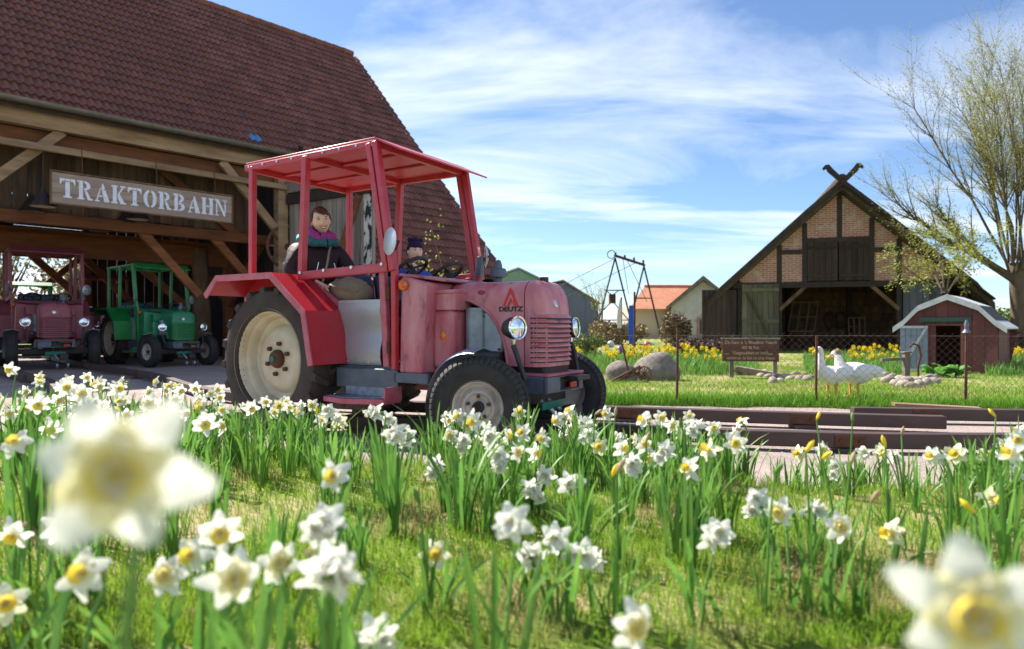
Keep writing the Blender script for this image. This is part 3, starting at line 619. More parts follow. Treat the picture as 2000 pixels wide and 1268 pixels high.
    g = MB(); g.add([(1.40, -.575, 1.36), (1.40, .575, 1.36), (1.74, -.40, 1.31), (1.74, .40, 1.31), (1.4, -.575, 1.385), (1.4, .575, 1.385), (1.76, -.40, 1.325), (1.76, .40, 1.325)], [(0, 1, 3, 2), (4, 6, 7, 5), (0, 4, 5, 1), (2, 3, 7, 6), (0, 2, 6, 4), (1, 5, 7, 3)]); g.build('dashboard', body, T, bevel=.008)
    for s in (-1, 1):
        g = MB(); g.box((1.735, s*.30, .845), (.21, .26, .47)); g.build('tank', body, T, bevel=.035)
        g = MB(); g.box((1.75, s*.3, 1.15), (.2, .24, .14)); bx = g.build('tool_box', body, T, bevel=.012)
        g = MB(); g.box((1.75, s*.3, 1.232), (.205, .25, .03)); g.build('lid', body, bx, bevel=.006)
        if logo: g = MB(); g.ell((1.74, s*.431, .88), (.032, .004, .04)); g.build('emblem', M_orange, T, smooth=60)
        g = MB(); g.cyl((1.94, s*.24, .74), (1.94, s*.24, 1.1), .09, 18); g.build('filter_canister', M_engine, T, smooth=40)
        g = MB(); g.box((2.09, s*.246, .90), (.22, .03, .34)); ec = g.build('engine_cover', M_engine, T, bevel=.015)
        for (x, z) in ((2.02, .77), (2.17, .77), (2.02, 1.03)): g = MB(); g.cyl((x, s*.258, z), (x, s*.272, z), .01, 8); g.build('bolt', M_rust, ec)
        g = MB(); g.cyl((1.9, s*.33, .72), (2.22, s*.3, .71), .045, 14); g.build('pipe', M_black, T, smooth=40)
    g = MB(); g.box((2.05, 0, .85), (.6, .4, .5)); g.box((1.2, 0, .55), (2.2, .5, .16)); g.box((.1, 0, .66), (.6, .4, .36)); g.box((2.2, 0, .6), (.7, .42, .12)); g.build('chassis', M_dark, T, bevel=.02)
    g = MB(); g.bar((2.265, -.6, .365), (2.265, .6, .365), .09, .1); g.build('front_axle', M_dark, T); g = MB(); g.cyl((0, -.6, .655), (0, .6, .655), .08, 14); g.build('rear_axle', M_dark, T); g = MB(); g.bar((2.1, -.5, .3), (2.1, .5, .3), .04, .05); g.build('tie_rod', M_dark, T)
    g = MB(); g.box((2.5, 0, .33), (.02, .34, .06)); g.build('guide_plate', M_plate, T)
    g = MB(); g.box((2.62, .12, .26), (.12, .14, .12)); g.bar((2.3, 0, .3), (2.62, .1, .24), .05); g.build('guide_bracket', M_black, T, bevel=.01)
    for s in (-.06, .06): g = MB(); g.tube([(2.42, .02+s, .36), (2.5, .05+s, .29), (2.58, .1+s, .2)], .018, 8); g.build('hydraulic_hose', M_alu, T, smooth=60)
    for s in (-.09, .09): g = MB(); g.cyl((2.6, .1+s-.015, .09), (2.6, .1+s+.015, .09), .05, 16); g.build('guide_roller', M_guard, T, smooth=40)
    # hood: lofted along x
    def sect(x, top, bot, w, n=7):
        r = min(.13, w*.6); pts = [(-w, bot), (-w, (top-r+bot)/2)]
        pts += [(-w+r-r*math.cos(rad(90*i/(n-1))), top-r+r*math.sin(rad(90*i/(n-1)))) for i in range(n)]
        pts += [(0, top+.008)]
        half = pts; full = half+[(-a, b) for a, b in reversed(half[:-1])]
        return [(x, a, b) for a, b in full]
    hb = [(1.69, 1.17), (1.80, 1.165), (1.90, 1.145), (2.0, 1.10), (2.08, 1.045), (2.15, .96), (2.20, .87), (2.235, .76), (2.25, .645), (2.4, .64)]
    g = MB(); g.rings([sect(x, 1.312, z_, .268) for x, z_ in hb], True, True); hood = g.build('hood', body, T, smooth=45)
    for s in (-1, 1):
        g = MB(); g.tube([(x, s*.27, z_+.012) for x, z_ in hb[:-1]], .014, 6); g.build('hood_edge', body, hood, smooth=60)
        g = MB(); g.cyl((1.745, s*.27, 1.21), (1.745, s*.285, 1.21), .014, 8); g.build('hood_bolt', M_bolt, hood)
    g = MB(); g.rings([sect(x, 1.295, .65, .258) for x in (2.395, 2.415)]); g.build('hood_seam', M_black, T)
    rs = []
    for i in range(13):
        q = i/12; x = 2.41+.15*q; top = 1.0+.312*math.sqrt(max(0, 1-q**2.4)); w = .27*(1-.0*q) if q < .4 else .27-.085*((q-.4)/.6)**2.2
        rs.append(sect(x, max(top, 1.0), .64, w))
    g = MB(); g.rings(rs); nose = g.build('grille_shell', body, T, smooth=50)
    for k in range(10):
        z = .685+k*.0375; pth = [(2.462, -.272), (2.495, -.264), (2.525, -.243), (2.547, -.21), (2.563, -.165), (2.568, -.08), (2.569, 0)]; pth = pth+[(x, -y) for x, y in reversed(pth[:-1])]
        g = MB(); rs = []
        for i, (x, y) in enumerate(pth):
            d = Vector((pth[min(i+1, len(pth)-1)][0]-pth[max(i-1, 0)][0], pth[min(i+1, len(pth)-1)][1]-pth[max(i-1, 0)][1], 0)).normalized(); nn = Vector((d.y, -d.x, 0))
            if nn.x < 0 and abs(y) < .2: nn = -nn
            e = .5 if i in (0, len(pth)-1) else 1; c = Vector((x, y, z))
            rs.append([c-nn*.006+Vector((0, 0, -.002)), c+nn*.017*e+Vector((0, 0, -.004)), c+nn*.016*e+Vector((0, 0, .004)), c-nn*.004+Vector((0, 0, .021)), c-nn*.01+Vector((0, 0, .01))])
        g.rings(rs); g.build('louvre', body if not (frame is M_greenb) else M_greenb, nose, smooth=50)
        g = MB(); g.rings([[Vector((x, y, z-.0095))+Vector((.0015 if abs(y) < .2 else 0, 0, dz)) for dz in (-.006, .006)]+[Vector((x-.012, y*.96, z-.0095+dz)) for dz in (.006, -.006)] for x, y in [(p[0]+.0015, p[1]*1.004) for p in pth]]); g.build('louvre_shade', M_black, nose)  # shading below each louvre, put in as a black strip
    g = MB(); g.lathe([(.034, .0), (.034, .01), (.026, .014), (.012, .012), (.001, .018)], (2.540, -.03, 1.13), (1, 0, .35), 20); g.build('badge', M_bolt, T, smooth=40)
    g = MB(); g.cyl((2.43, 0, 1.305), (2.43, 0, 1.345), .035, 14); g.build('radiator_cap', M_black, T, smooth=40)
    # air cleaner beside the windscreen
    ac = empty('air_cleaner', (1.86, .2, 1.3), 0, T)
    g = MB(); g.lathe([(.03, 0), (.03, .07), (.065, .08), (.07, .14), (.06, .155), (.035, .16), (.032, .19), (.02, .225), (.001, .235)], (0, 0, 0), (0, 0, 1), 18); g.build('bowl', M_steel, ac, smooth=40)
    g = MB(); g.tube([(-.05, .05, .02), (-.09, .05, .09), (-.02, .02, .12)], .012, 6); g.build('pipe', M_chrome, ac, smooth=60)
    # bumper
    bp = empty('bumper', (0, 0, 0), 0, T)
    g = MB(); g.box((2.40, -.30, .505), (.44, .04, .13)); g.box((2.40, .30, .505), (.44, .04, .13)); g.box((2.605, -.2, .505), (.03, .24, .13)); g.box((2.605, .285, .505), (.03, .07, .13)); g.box((2.605, .08, .448), (.03, .34, .016)); g.box((2.605, .08, .562), (.03, .34, .016)); g.build('bumper_beam', M_steel, bp, bevel=.008)
    g = MB(); g.box((2.42, 0, .582), (.42, .62, .02)); g.build('bumper_top', lip, bp, bevel=.004)
    g = MB(); g.box((2.56, .085, .505), (.01, .33, .11)); g.box((2.66, .13, .545), (.12, .22, .035)); g.build('tow_hook', M_black, bp, bevel=.008)
    g = MB(); g.box((2.60, .17, .485), (.02, .11, .05)); g.build('reflector', M_redlens, bp, bevel=.004)
    # cab floor, seats, steering wheels
    g = MB(); g.box((.75, 0, .60), (1.4, 1.0, .03)); g.build('cab_floor', M_steel, T)
    for (x, y, z, w_) in ((.02, 0, 1.12, .78), (.80, -.225, .98, .38), (.80, .225, .98, .38)):
        st = empty('seat', (x, y, z), 0, T)
        g = MB(); g.box((.02, 0, 0), (.42, w_, .1)); g.build('cushion', M_seat, st, bevel=.03)
        g = MB(); g.box((-.22, 0, .24), (.08, w_, .44), (0, -.12, 0)); g.build('backrest', M_seat, st, bevel=.03)
        g = MB(); g.box((0, 0, -.2), (.3, w_*.8, .36)); g.build('seat_base', bright, st)
    for s in (-1, 1):
        sw = empty('steering_wheel', (1.26, s*.26, 1.45), 0, T); ax = Vector((-.55, 0, .83)).normalized(); x_, y_, d_ = frame_from(ax)
        g = MB(); g.tube([(x_*math.cos(2*math.pi*i/28)+y_*math.sin(2*math.pi*i/28))*.15 for i in range(29)], .016, 8, False); g.build('ring', M_black, sw, smooth=80)
        for k in range(3):
            a = 2*math.pi*k/3+.5; g = MB(); g.bar((0, 0, 0), (x_*math.cos(a)+y_*math.sin(a))*.148, .022, .01, up=tuple(ax)); g.build('spoke', M_black, sw)
        g = MB(); g.cyl(ax*.02, -ax*.25, .03, 12); g.build('column', M_black, sw, smooth=40)
    g = MB(); g.bar((1.365, .6, 1.38), (1.40, .6, 1.62), .07, .05, up=(0, 1, 0)); g.build('screen_bracket', M_steel, T, bevel=.008)
    if logo:
        me = text_mesh('DEUTZ', .052, .0012, M_deutz_black, .0022); o = link('lettering', me, None, hood); o.scale = (1.25, 1, 1)
        o.matrix_local = Matrix.Translation((2.28, -.2705, 1.085)) @ Matrix.Rotation(rad(90), 4, 'X') @ Matrix.Diagonal((1.3, 1, 1, 1))
        g = MB(); y = -.269
        def tri(pts): g.prism([(2.28+a*.85, y, 1.112+c*.85) for a, c in pts], (0, -1, 0), .003)
        tri([(-.085, 0), (-.06, 0), (.0, .125), (-.004, .17)]); tri([(.002, .17), (.0, .125), (.03, .06), (.02, .03), (.045, 0), (.085, 0)]); tri([(-.04, 0), (.0, .075), (.015, .045), (-.012, 0)])
        g.build('logo', M_logo, hood)
        g = MB(); g.ell((2.0, -.269, 1.225), (.035, .003, .018)); g.build('paint_patch', mat('dark_red_patch', (.32, .02, .04), rough=.5), hood)
        for s in (0, 1): g = MB(); g.box((1.345, -.6, 1.5+s*.06), (.02, .02, .03)); g.build('latch', M_bolt, T)
    return T
main = tractor((-1.802, 6.623, 0), rad(-32), 1, M_pink, M_red, M_frame, M_lip, rad(20), True)
tag(main, 'faded red canopied tractor with cream rear wheels driving past the daffodils', 'tractor', 'ride tractors')
M_pink2 = mat('dull_pink_paint', (.30, .075, .095), (.24, .055, .075), scale=3, rough=.5, c3=(.1, .02, .03))
M_pframe = mat('dull_pink_frame', (.26, .05, .07), rough=.5)
def place_tractor(px, Y, rz, sc, *a):
    r = rad(rz); c = Vector(((px-1000)/1300*Y, Y, 0)); f = Vector((math.cos(r), math.sin(r), 0))
    return tractor(c-f*2.3*sc, r, sc, *a)
green = place_tractor(352, 15.9, -40, 1.0, M_green, M_greenb, M_greenb, M_green, rad(8), False, False)
tag(green, 'green tractor with open roof frame parked under the barn', 'tractor', 'ride tractors')
pinkt = place_tractor(106, 14.7, -49, 1.12, M_pink2, M_pink2, M_pframe, M_pink2, rad(-4))
tag(pinkt, 'dull pink tractor parked facing out at the left of the barn', 'tractor', 'ride tractors')
cmap = children_map()
def clone(src, px, Y, rz, sc, lab):
    o = copy_tree(src, None, cmap); r = rad(rz); c = Vector(((px-1000)/1300*Y, Y, 0)); f = Vector((math.cos(r), math.sin(r), 0))
    o.location = c-f*2.3*sc; o.rotation_euler = (0, 0, r); o.scale = (sc,)*3; tag(o, lab, 'tractor', 'ride tractors'); return o
clone(pinkt, 222, 19.5, -46, 1.0, 'dull pink tractor parked behind the green tractor in the barn')
clone(green, 60, 20.5, -52, .95, 'dark green tractor at the back of the barn behind the pink one')
# ------------------------------------------------------------------ half-timbered barn on the right
def brick_mat(name, c1, c2, mortar, bw=.25, bh=.075):
    m = bpy.data.materials.new(name); m.use_nodes = True; t = m.node_tree; p = t.nodes['Principled BSDF']; p.inputs['Roughness'].default_value = .9
    tcn = t.nodes.new('ShaderNodeTexCoord'); s = t.nodes.new('ShaderNodeSeparateXYZ'); c = t.nodes.new('ShaderNodeCombineXYZ')
    t.links.new(tcn.outputs['Object'], s.inputs[0]); t.links.new(s.outputs[0], c.inputs[0]); t.links.new(s.outputs[2], c.inputs[1])
    b = t.nodes.new('ShaderNodeTexBrick'); b.inputs['Scale'].default_value = 1; b.inputs['Brick Width'].default_value = bw; b.inputs['Row Height'].default_value = bh; b.inputs['Mortar Size'].default_value = .011
    b.inputs['Color1'].default_value = (*c1, 1); b.inputs['Color2'].default_value = (*c2, 1); b.inputs['Mortar'].default_value = (*mortar, 1); b.inputs['Bias'].default_value = -.1
    t.links.new(c.outputs[0], b.inputs[0])
    n = t.nodes.new('ShaderNodeTexNoise'); n.inputs['Scale'].default_value = 3.2; n.inputs['Detail'].default_value = 8; t.links.new(tcn.outputs['Object'], n.inputs[0])
    mr = t.nodes.new('ShaderNodeMapRange'); mr.inputs[1].default_value = .52; mr.inputs[2].default_value = .62; t.links.new(n.outputs[0], mr.inputs[0])
    mx_ = t.nodes.new('ShaderNodeMixRGB'); mx_.inputs[2].default_value = (.5, .42, .36, 1); mu = t.nodes.new('ShaderNodeMath'); mu.operation = 'MULTIPLY'; mu.inputs[1].default_value = .6
    t.links.new(mr.outputs[0], mu.inputs[0]); t.links.new(mu.outputs[0], mx_.inputs[0]); t.links.new(b.outputs[0], mx_.inputs[1]); t.links.new(mx_.outputs[0], p.inputs['Base Color'])
    bu = t.nodes.new('ShaderNodeBump'); bu.inputs['Strength'].default_value = .6; bu.inputs['Distance'].default_value = .012; bu.invert = True
    t.links.new(b.outputs['Fac'], bu.inputs['Height']); t.links.new(bu.outputs[0], p.inputs['Normal']); return m
M_brick = brick_mat('old_red_brick', (.48, .175, .115), (.35, .12, .085), (.54, .46, .41))
M_thatch = mat('dark_thatch', (.105, .078, .055), (.06, .045, .033), scale=7, rough=1, bump=1.5, bscale=45, stretch=(1, 1, .4), c3=(.13, .12, .06), c3lo=.6)
M_oak = mat('dark_oak', (.05, .035, .028), (.03, .02, .017), scale=8, rough=.85, bump=.4, rnd=.15)
hb_ = empty('half_timbered_barn', (11.67, 23.7, 0), rad(-16)); tag(hb_, 'half-timbered brick barn with thatched roof and crossed horse-head gable boards', 'barn')
HW, AP, SLP = 4.25, 5.72, .90
def zr(x): return AP-SLP*abs(x)
xsb = [-3.9, -3.37, -2.0, -1.15, 0, 1.04, 1.9, 3.3, 3.9]
def panel(x0, x1, z0, z1=None):
    if x0 < 0 < x1: pts = [(x0, z0), (x1, z0), (x1, min(zr(x1), z1 or 99)), (0, min(AP, z1 or 99)), (x0, min(zr(x0), z1 or 99))]
    else: pts = [(x0, z0), (x1, z0), (x1, min(zr(x1), z1 or 99)), (x0, min(zr(x0), z1 or 99))]
    m = MB(); m.prism([(x, .06, z) for x, z in pts], (0, 1, 0), .14); m.build('brick_panel', M_brick, hb_)
panel(-3.37, -2.0, 2.52); panel(-2.0, -1.15, 2.52, 3.66); panel(-2.0, -1.15, 3.66); panel(-1.15, 0, 4.05); panel(0, 1.04, 4.05); panel(1.04, 1.9, 2.52, 3.66); panel(1.04, 1.9, 3.66); panel(1.9, 3.4, 2.52)
def hbeam(a, c, w=.16, nm='timber', mt=M_oak): m = MB(); m.bar(a, c, w, w); return m.build(nm, mt, hb_, bevel=.008)
for x in (-2.0, -1.15, 1.04, 1.9): hbeam((x, .1, 2.5 if abs(x) < 1.5 else 0), (x, .1, zr(x)))
hbeam((0, .1, 4.05), (0, .1, AP)); hbeam((-3.37, .1, 0), (-3.37, .1, 2.6)); hbeam((3.35, .1, 0), (3.35, .1, 2.6))
hbeam((-3.9, .09, 2.46), (3.9, .09, 2.46), .2); hbeam((-1.15, .09, 4.05), (1.04, .09, 4.05)); hbeam((-2, .09, 3.66), (-1.15, .09, 3.66)); hbeam((1.04, .09, 3.66), (1.9, .09, 3.66))
hbeam((-2.0, .08, 1.55), (-1.1, .08, 2.42), .13, 'brace', M_wood); hbeam((1.9, .08, 1.55), (1.0, .08, 2.42), .13, 'brace', M_wood)
for s, x0 in ((-1, -1.06), (1, -.03)):
    d = empty('loft_door', (x0, .04, 2.58), 0, hb_)
    for k in range(5): m = MB(); m.box((.1+k*.2, R.uniform(-.004, .004), .7), (.19, .03, 1.38)); m.build('board', M_darkw, d)
    for z in (.2, 1.2): m = MB(); m.box((.5, -.03, z), (.95, .03, .09)); m.build('ledge', M_darkw, d)
dl_ = empty('barn_door', (-3.3, -.03, 0), 0, hb_); dl_['label'] = 'mossy grey board door with a diagonal brace'
M_moss = mat('mossy_board', (.15, .14, .09), (.10, .085, .06), scale=4, rough=.9, bump=.5, stretch=(1, 1, .2), rnd=.35, c3=(.16, .17, .05), c3lo=.55)
for k in range(7): m = MB(); m.box((.09+k*.182, R.uniform(-.006, .006), 1.25), (.172, .035, 2.5)); m.build('board', M_moss, dl_)
m = MB(); m.bar((.15, -.04, 2.2), (1.1, -.04, .3), .03, .13, up=(0, 1, 0)); m.build('brace', M_wood, dl_)
for z in (.5, 1.15, 2.3): m = MB(); m.box((.64, -.035, z), (1.26, .03, .12)); m.build('ledge', M_moss, dl_)
dl2 = empty('barn_door', (-3.5, -.15, 0), rad(196), hb_)
for k in range(7): m = MB(); m.box((.09+k*.182, 0, 1.25), (.172, .035, 2.1)); m.build('board', M_darkw, dl2)
dl3 = empty('barn_door', (2.0, -.02, 0), 0, hb_)
for k in range(6): m = MB(); m.box((.1+k*.2, 0, 1.2), (.19, .035, 2.4)); m.build('board', mat('blue_grey_board', (.12, .13, .15), (.08, .085, .1), scale=5, rough=.9, rnd=.3, stretch=(1, 1, .2)), dl3)
for k in range(9): m = MB(); m.box((0, 4.4, .14+k*.3), (7.4, .04, .285)); m.build('wall_board', M_wood, hb_)
for s in (-1, 1): m = MB(); m.box((s*3.95, 4.3, 1.2), (.12, 8.4, 2.4)); m.build('side_wall', M_darkw, hb_)
m = MB(); m.box((0, 8.4, 1.2), (7.8, .1, 2.4)); m.prism([(-3.9, 8.35, 2.4), (3.9, 8.35, 2.4), (0, 8.35, 6)], (0, 1, 0), .1); m.build('back_wall', M_darkw, hb_)
for x in (-1.2, 1.1): hbeam((x, 4.2, 0), (x, 4.2, 2.8), .18, 'post')
for s in (-1, 1):          # thatch: many sagging cross-sections so the edge is uneven
    m = MB(); rs = []
    for i in range(15):
        y = -.45+i*9.3/14; wob = R.uniform(-.03, .03)
        rs.append([(s*x, y, zr(x)+dz+(wob if dz > .1 else 0)+R.uniform(-.02, .02)) for (x, dz) in ((0, .02), (1.2, .02), (2.6, .02), (4.3, .0), (4.62, -.12), (4.6, .12), (4.1, .36), (2.6, .40), (1.2, .42), (0, .42))])
    m.rings(rs); m.build('thatch_roof', M_thatch, hb_, smooth=50)
    m = MB(); m.bar((s*.05, -.5, AP+.18), (s*4.55, -.5, AP+.18-SLP*4.5), .05, .26, up=(0, 1, 0)); vb = m.build('verge_board', M_oak, hb_)
    pts = [(-.30, -.32), (-.14, -.36), (.50, .30), (.53, .40), (.64, .36), (.66, .44), (.56, .56), (.44, .56), (.34, .42)]
    m = MB(); m.prism([(-s*x, -.56-.03*s, AP+.36+z*.95) for x, z in pts], (0, 1, 0), .05); m.build('horse_head_board', M_oak, vb)
m = MB(); m.tube([(0, -.45, AP+.42), (0, 8.85, AP+.42)], .16, 10); m.build('ridge', M_thatch, hb_)
# things inside the barn mouth
for i, (x, z, rz_) in enumerate(((-.75, 1.35, .28), (1.35, .95, -.03))):
    o = empty('wooden_rack', (11.67+(x*.961)+1.07, 23.7+3.75-x*.276, z), rad(-16)); tag(o, ('large slatted wooden rack hung askew on the barn wall', 'small wooden window frame hung on the barn wall')[i], 'rack')
    s_ = (1.0, .6)[i]
    for k in range(4): m = MB(); m.bar((-.5*s_+k*.33*s_, 0, -.6*s_), (-.5*s_+k*.33*s_+rz_*.6, 0, .6*s_), .05); m.build('upright', M_pale, o)
    for z2 in (-.6, 0, .6): m = MB(); m.bar((-.5*s_+rz_*(z2/s_+.6)*.5*s_, -.01, z2*s_), (.5*s_+rz_*(z2/s_+.6)*.5*s_, -.01, z2*s_), .05); m.build('rung', M_pale, o)
for i, px in enumerate((1618, 1640, 1660)):
    Y = 27.6; m = MB(); n = 20
    m.tube([(.2*math.cos(2*math.pi*k/n), 0, .32*math.sin(2*math.pi*k/n)) for k in range(n+1)], .045, 8, False)
    tag(m.build('horse_collar', mat('old_leather', (.06, .03, .02), rough=.7), None, smooth=70, loc=((px-1000)/1300*Y, Y-.1, 1.22), rot=(0, 0, rad(-10))), ('left', 'middle', 'right')[i]+' one of three leather horse collars hung on the barn wall', 'collar', 'horse collars on the barn wall')

# ------------------------------------------------------------------ goose house
gh = empty('goose_house', (8.74, 13.35, 0), rad(-43)); gh.scale = (.93, 1, 1); tag(gh, 'small dark red gambrel-roofed goose house with white trim', 'shed')
M_shed = mat('dark_red_boards', (.16, .045, .045), (.12, .035, .038), scale=5, rough=.75, stretch=(1, 1, .2), rnd=.12)
M_trim = mat('white_trim', (.50, .51, .55), (.38, .39, .43), scale=8, rough=.6)
prf = [(-1.04, .90), (-.84, 1.04), (-.55, 1.34), (0, 1.56), (.55, 1.34), (.84, 1.04), (1.04, .90)]
def gam(x): return float(np.interp(x, [p[0] for p in prf], [p[1] for p in prf]))
xk = -.88
while xk < .87:
    x1 = min(xk+.22, .88); z0 = 0
    if xk > -.36 and x1 < .26: z0 = .97
    m = MB(); xm = (xk+x1)/2; m.prism([(xk+.003, 0, z0), (x1-.003, 0, z0), (x1-.003, 0, gam(x1)-.03), (xm, 0, gam(xm)-.025), (xk+.003, 0, gam(xk)-.03)], (0, 1, 0), .03); m.build('wall_board', M_shed, gh); xk = x1
for s in (-1, 1):
    for k in range(7): m = MB(); m.box((s*.88, .03+k*.22+.11, .5), (.03, .212, 1.0)); m.build('wall_board', M_shed, gh)
m = MB(); m.prism([(x, 1.55, z-.03) for x, z in prf]+[(.88, 1.55, 0), (-.88, 1.55, 0)], (0, 1, 0), .03); m.build('back_wall', M_shed, gh)
m = MB(); m.box((0, .78, .01), (1.7, 1.5, .02)); m.build('floor', M_wood, gh)
M_felt = mat('roofing_felt', (.045, .045, .05), (.07, .07, .075), scale=20, rough=.9)
for i in range(6):
    a, c = prf[i], prf[i+1]; m = MB(); m.prism([(a[0], -.05, a[1]), (c[0], -.05, c[1]), (c[0], -.05, c[1]+.03), (a[0], -.05, a[1]+.03)], (0, 1, 0), 1.72); m.build('roof_panel', M_felt if i in (1, 4) else M_trim, gh)
    m = MB(); m.prism([(a[0], -.09, a[1]-.075), (c[0], -.09, c[1]-.075), (c[0], -.09, c[1]+.04), (a[0], -.09, a[1]+.04)], (0, 1, 0), .035); m.build('trim_board', M_trim, gh)
m = MB(); m.box((-.05, -.03, 1.09), (.95, .03, .085)); m.build('name_board', mat('green_board', (.03, .09, .07), rough=.6), gh)
dd = empty('door', (-.36, -.04, .03), rad(184), gh)
for k in range(5): m = MB(); m.box((.055+k*.106, 0, .47), (.1, .02, .92)); m.build('door_board', mat('pale_blue_boards', (.24, .28, .38), (.2, .24, .33), scale=6, rough=.7), dd)
for a, c in (((0, .02, .91), (.53, .02, .91)), ((0, .02, .03), (.53, .02, .03)), ((.03, .02, .9), (.5, .02, .06))): m = MB(); m.bar(a, c, .025, .05, up=(0, 0, 1)); m.build('door_trim', M_trim, dd)
m = MB(); m.box((.27, -.02, .48), (.05, .04, .97)); m.box((-.37, -.02, .48), (.05, .04, .97)); m.box((-.05, -.02, .985), (.7, .04, .04)); m.build('door_frame', M_shed, gh)

# ------------------------------------------------------------------ geese
M_goose = mat('white_feathers', (.8, .79, .77), (.72, .71, .72), scale=14, rough=.8, bump=.5, bscale=26)
M_bill = mat('orange_bill', (.66, .3, .12), rough=.5)
def goose(loc, rz, neck, headcol, sc, label):
    g = empty('goose', loc, rz); g.scale = (sc,)*3; tag(g, label, 'goose', 'geese by the fence')
    if neck == 'up': pth = [(-.44, .36, .012, .02), (-.36, .355, .05, .035), (-.25, .345, .11, .085), (-.1, .33, .15, .135), (.06, .335, .15, .145), (.18, .37, .115, .12), (.245, .44, .075, .08), (.262, .52, .05, .055), (.262, .60, .042, .045), (.265, .67, .042, .043), (.285, .715, .046, .045), (.325, .722, .036, .036), (.355, .71, .022, .024)]
    else: pth = [(-.44, .31, .012, .02), (-.36, .31, .06, .045), (-.25, .305, .12, .1), (-.1, .3, .16, .15), (.06, .305, .155, .15), (.17, .345, .11, .115), (.22, .41, .07, .075), (.235, .465, .05, .052), (.245, .52, .043, .045), (.275, .56, .047, .045), (.32, .565, .036, .036), (.35, .553, .023, .024)]
    rs = []; n = 18
    for i, (x, z, w, h) in enumerate(pth):
        a = pth[max(i-1, 0)]; c = pth[min(i+1, len(pth)-1)]; d = Vector((c[0]-a[0], 0, c[1]-a[1])).normalized(); up = Vector((-d.z, 0, d.x))
        rs.append([Vector((x, 0, z))+Vector((0, 1, 0))*w*math.cos(2*math.pi*k/n)+up*h*math.sin(2*math.pi*k/n) for k in range(n)])
    m = MB(); m.rings(rs); body = m.build('body', M_goose, g, smooth=179); su = body.modifiers.new('s', 'SUBSURF'); su.levels = 1; su.render_levels = 1
    hx, hz = pth[-1][0], pth[-1][1]
    m = MB(); m.rings([[Vector((hx-.02+dx_, y*w, hz-.008+dz+z*h)) for y, z in ((1, 0), (.7, .7), (0, 1), (-.7, .7), (-1, 0), (-.7, -.7), (0, -1), (.7, -.7))] for dx_, dz, w, h in ((0, 0, .02, .026), (.045, -.008, .017, .018), (.085, -.02, .012, .009), (.095, -.024, .004, .003))]); m.build('bill', M_bill, g, smooth=50)
    for s in (-1, 1):
        m = MB(); m.ell((hx-.05, s*.034, hz+.012), (.006, .004, .006), 8, 6); m.build('eye', M_iris, g, smooth=80)
        rs = []
        for (x, z, w, h) in ((.14, pth[4][1]+.0, .012, .02), (.08, pth[4][1]+.03, .03, .085), (-.06, pth[3][1]+.035, .035, .10), (-.22, pth[2][1]+.04, .028, .075), (-.38, pth[1][1]+.035, .014, .035), (-.47, pth[0][1]+.02, .004, .01)):
            rs.append([Vector((x, s*(.125-.10*max(0, -x-.1)*1.4)+s*w*math.cos(2*math.pi*k/10), z+h*math.sin(2*math.pi*k/10))) for k in range(10)])
        m = MB(); m.rings(rs); wg = m.build('wing', M_goose if headcol is None or s > 0 else mat('grey_white_feathers', (.66, .67, .74), (.5, .51, .58), scale=9, rough=.8, bump=.5), g, smooth=60)
        for k in range(4): m = MB(); m.ell((-.2-.045*k, s*(.145-.02*k), pth[3][1]+.02-.018*k), (.12, .008, .02), 8, 6, (0, .1, 0)); m.build('feather', M_goose, wg, smooth=70)
        m = MB(); m.tube([(-.02, s*.06, .24), (-.015, s*.06, .12), (-.02, s*.06, .02)], [.035, .014, .013], 8); m.build('leg', M_bill, g, smooth=60)
        m = MB(); m.add([(-.03, s*.06, .025), (.09, s*.06-.045, .006), (.10, s*.06, .008), (.09, s*.06+.045, .006), (-.03, s*.06, .0), (.09, s*.06-.045, .0), (.09, s*.06+.045, 0)], [(0, 1, 2), (0, 2, 3), (0, 4, 5, 1), (0, 3, 6, 4), (1, 5, 6, 3, 2)]); m.build('foot', M_bill, g)
    if headcol:
        m = MB(); m.rings([[Vector((x, w*math.cos(2*math.pi*k/14), z+h*math.sin(2*math.pi*k/14))) for k in range(14)] for x, z, w, h in ((.222, .545, .03, .03), (.24, .565, .047, .043), (.275, .569, .05, .046), (.31, .572, .042, .038), (.325, .572, .02, .02))]); m.build('grey_cap', headcol, g, smooth=80)
    return g
goose((3.98, 8.3, .045), rad(214), 'up', None, .88, 'white goose with raised neck standing beside the fence post')
goose((4.38, 8.55, .045), rad(200), 'low', mat('grey_brown_feathers', (.2, .16, .14), rough=.8), 1.0, 'grey-capped white goose standing behind the taller goose')

# ------------------------------------------------------------------ chain-link fence
fp = [(.55, 8.3), (1.99, 8.05), (3.63, 7.97), (5.22, 7.68), (7.2, 7.3)]
fence = empty('wire_fence', (1.99, 8.05, 0)); tag(fence, 'rusty chain-link fence with thin iron posts along the goose lawn', 'fence')
def fpos(l):
    for i in range(len(fp)-1):
        a, c = Vector(fp[i]), Vector(fp[i+1]); L = (c-a).length
        if l <= L or i == len(fp)-2: return a+(c-a)*(l/L)
        l -= L
Ltot = sum((Vector(fp[i+1])-Vector(fp[i])).length for i in range(len(fp)-1))
for i, p in enumerate(fp): m = MB(); m.cyl((p[0]-1.99, p[1]-8.05-.02, 0), (p[0]-1.99+.01, p[1]-8.05-.02, (.9, .93, .84, .93, .9)[i]), .016, 8); m.build('post', M_rust, fence, smooth=50)
M_wire = mat('rusty_wire', (.16, .1, .075), (.2, .15, .12), scale=20, rough=.6, metal=.4)
m = MB(); H = .80; st = .085; k = -H
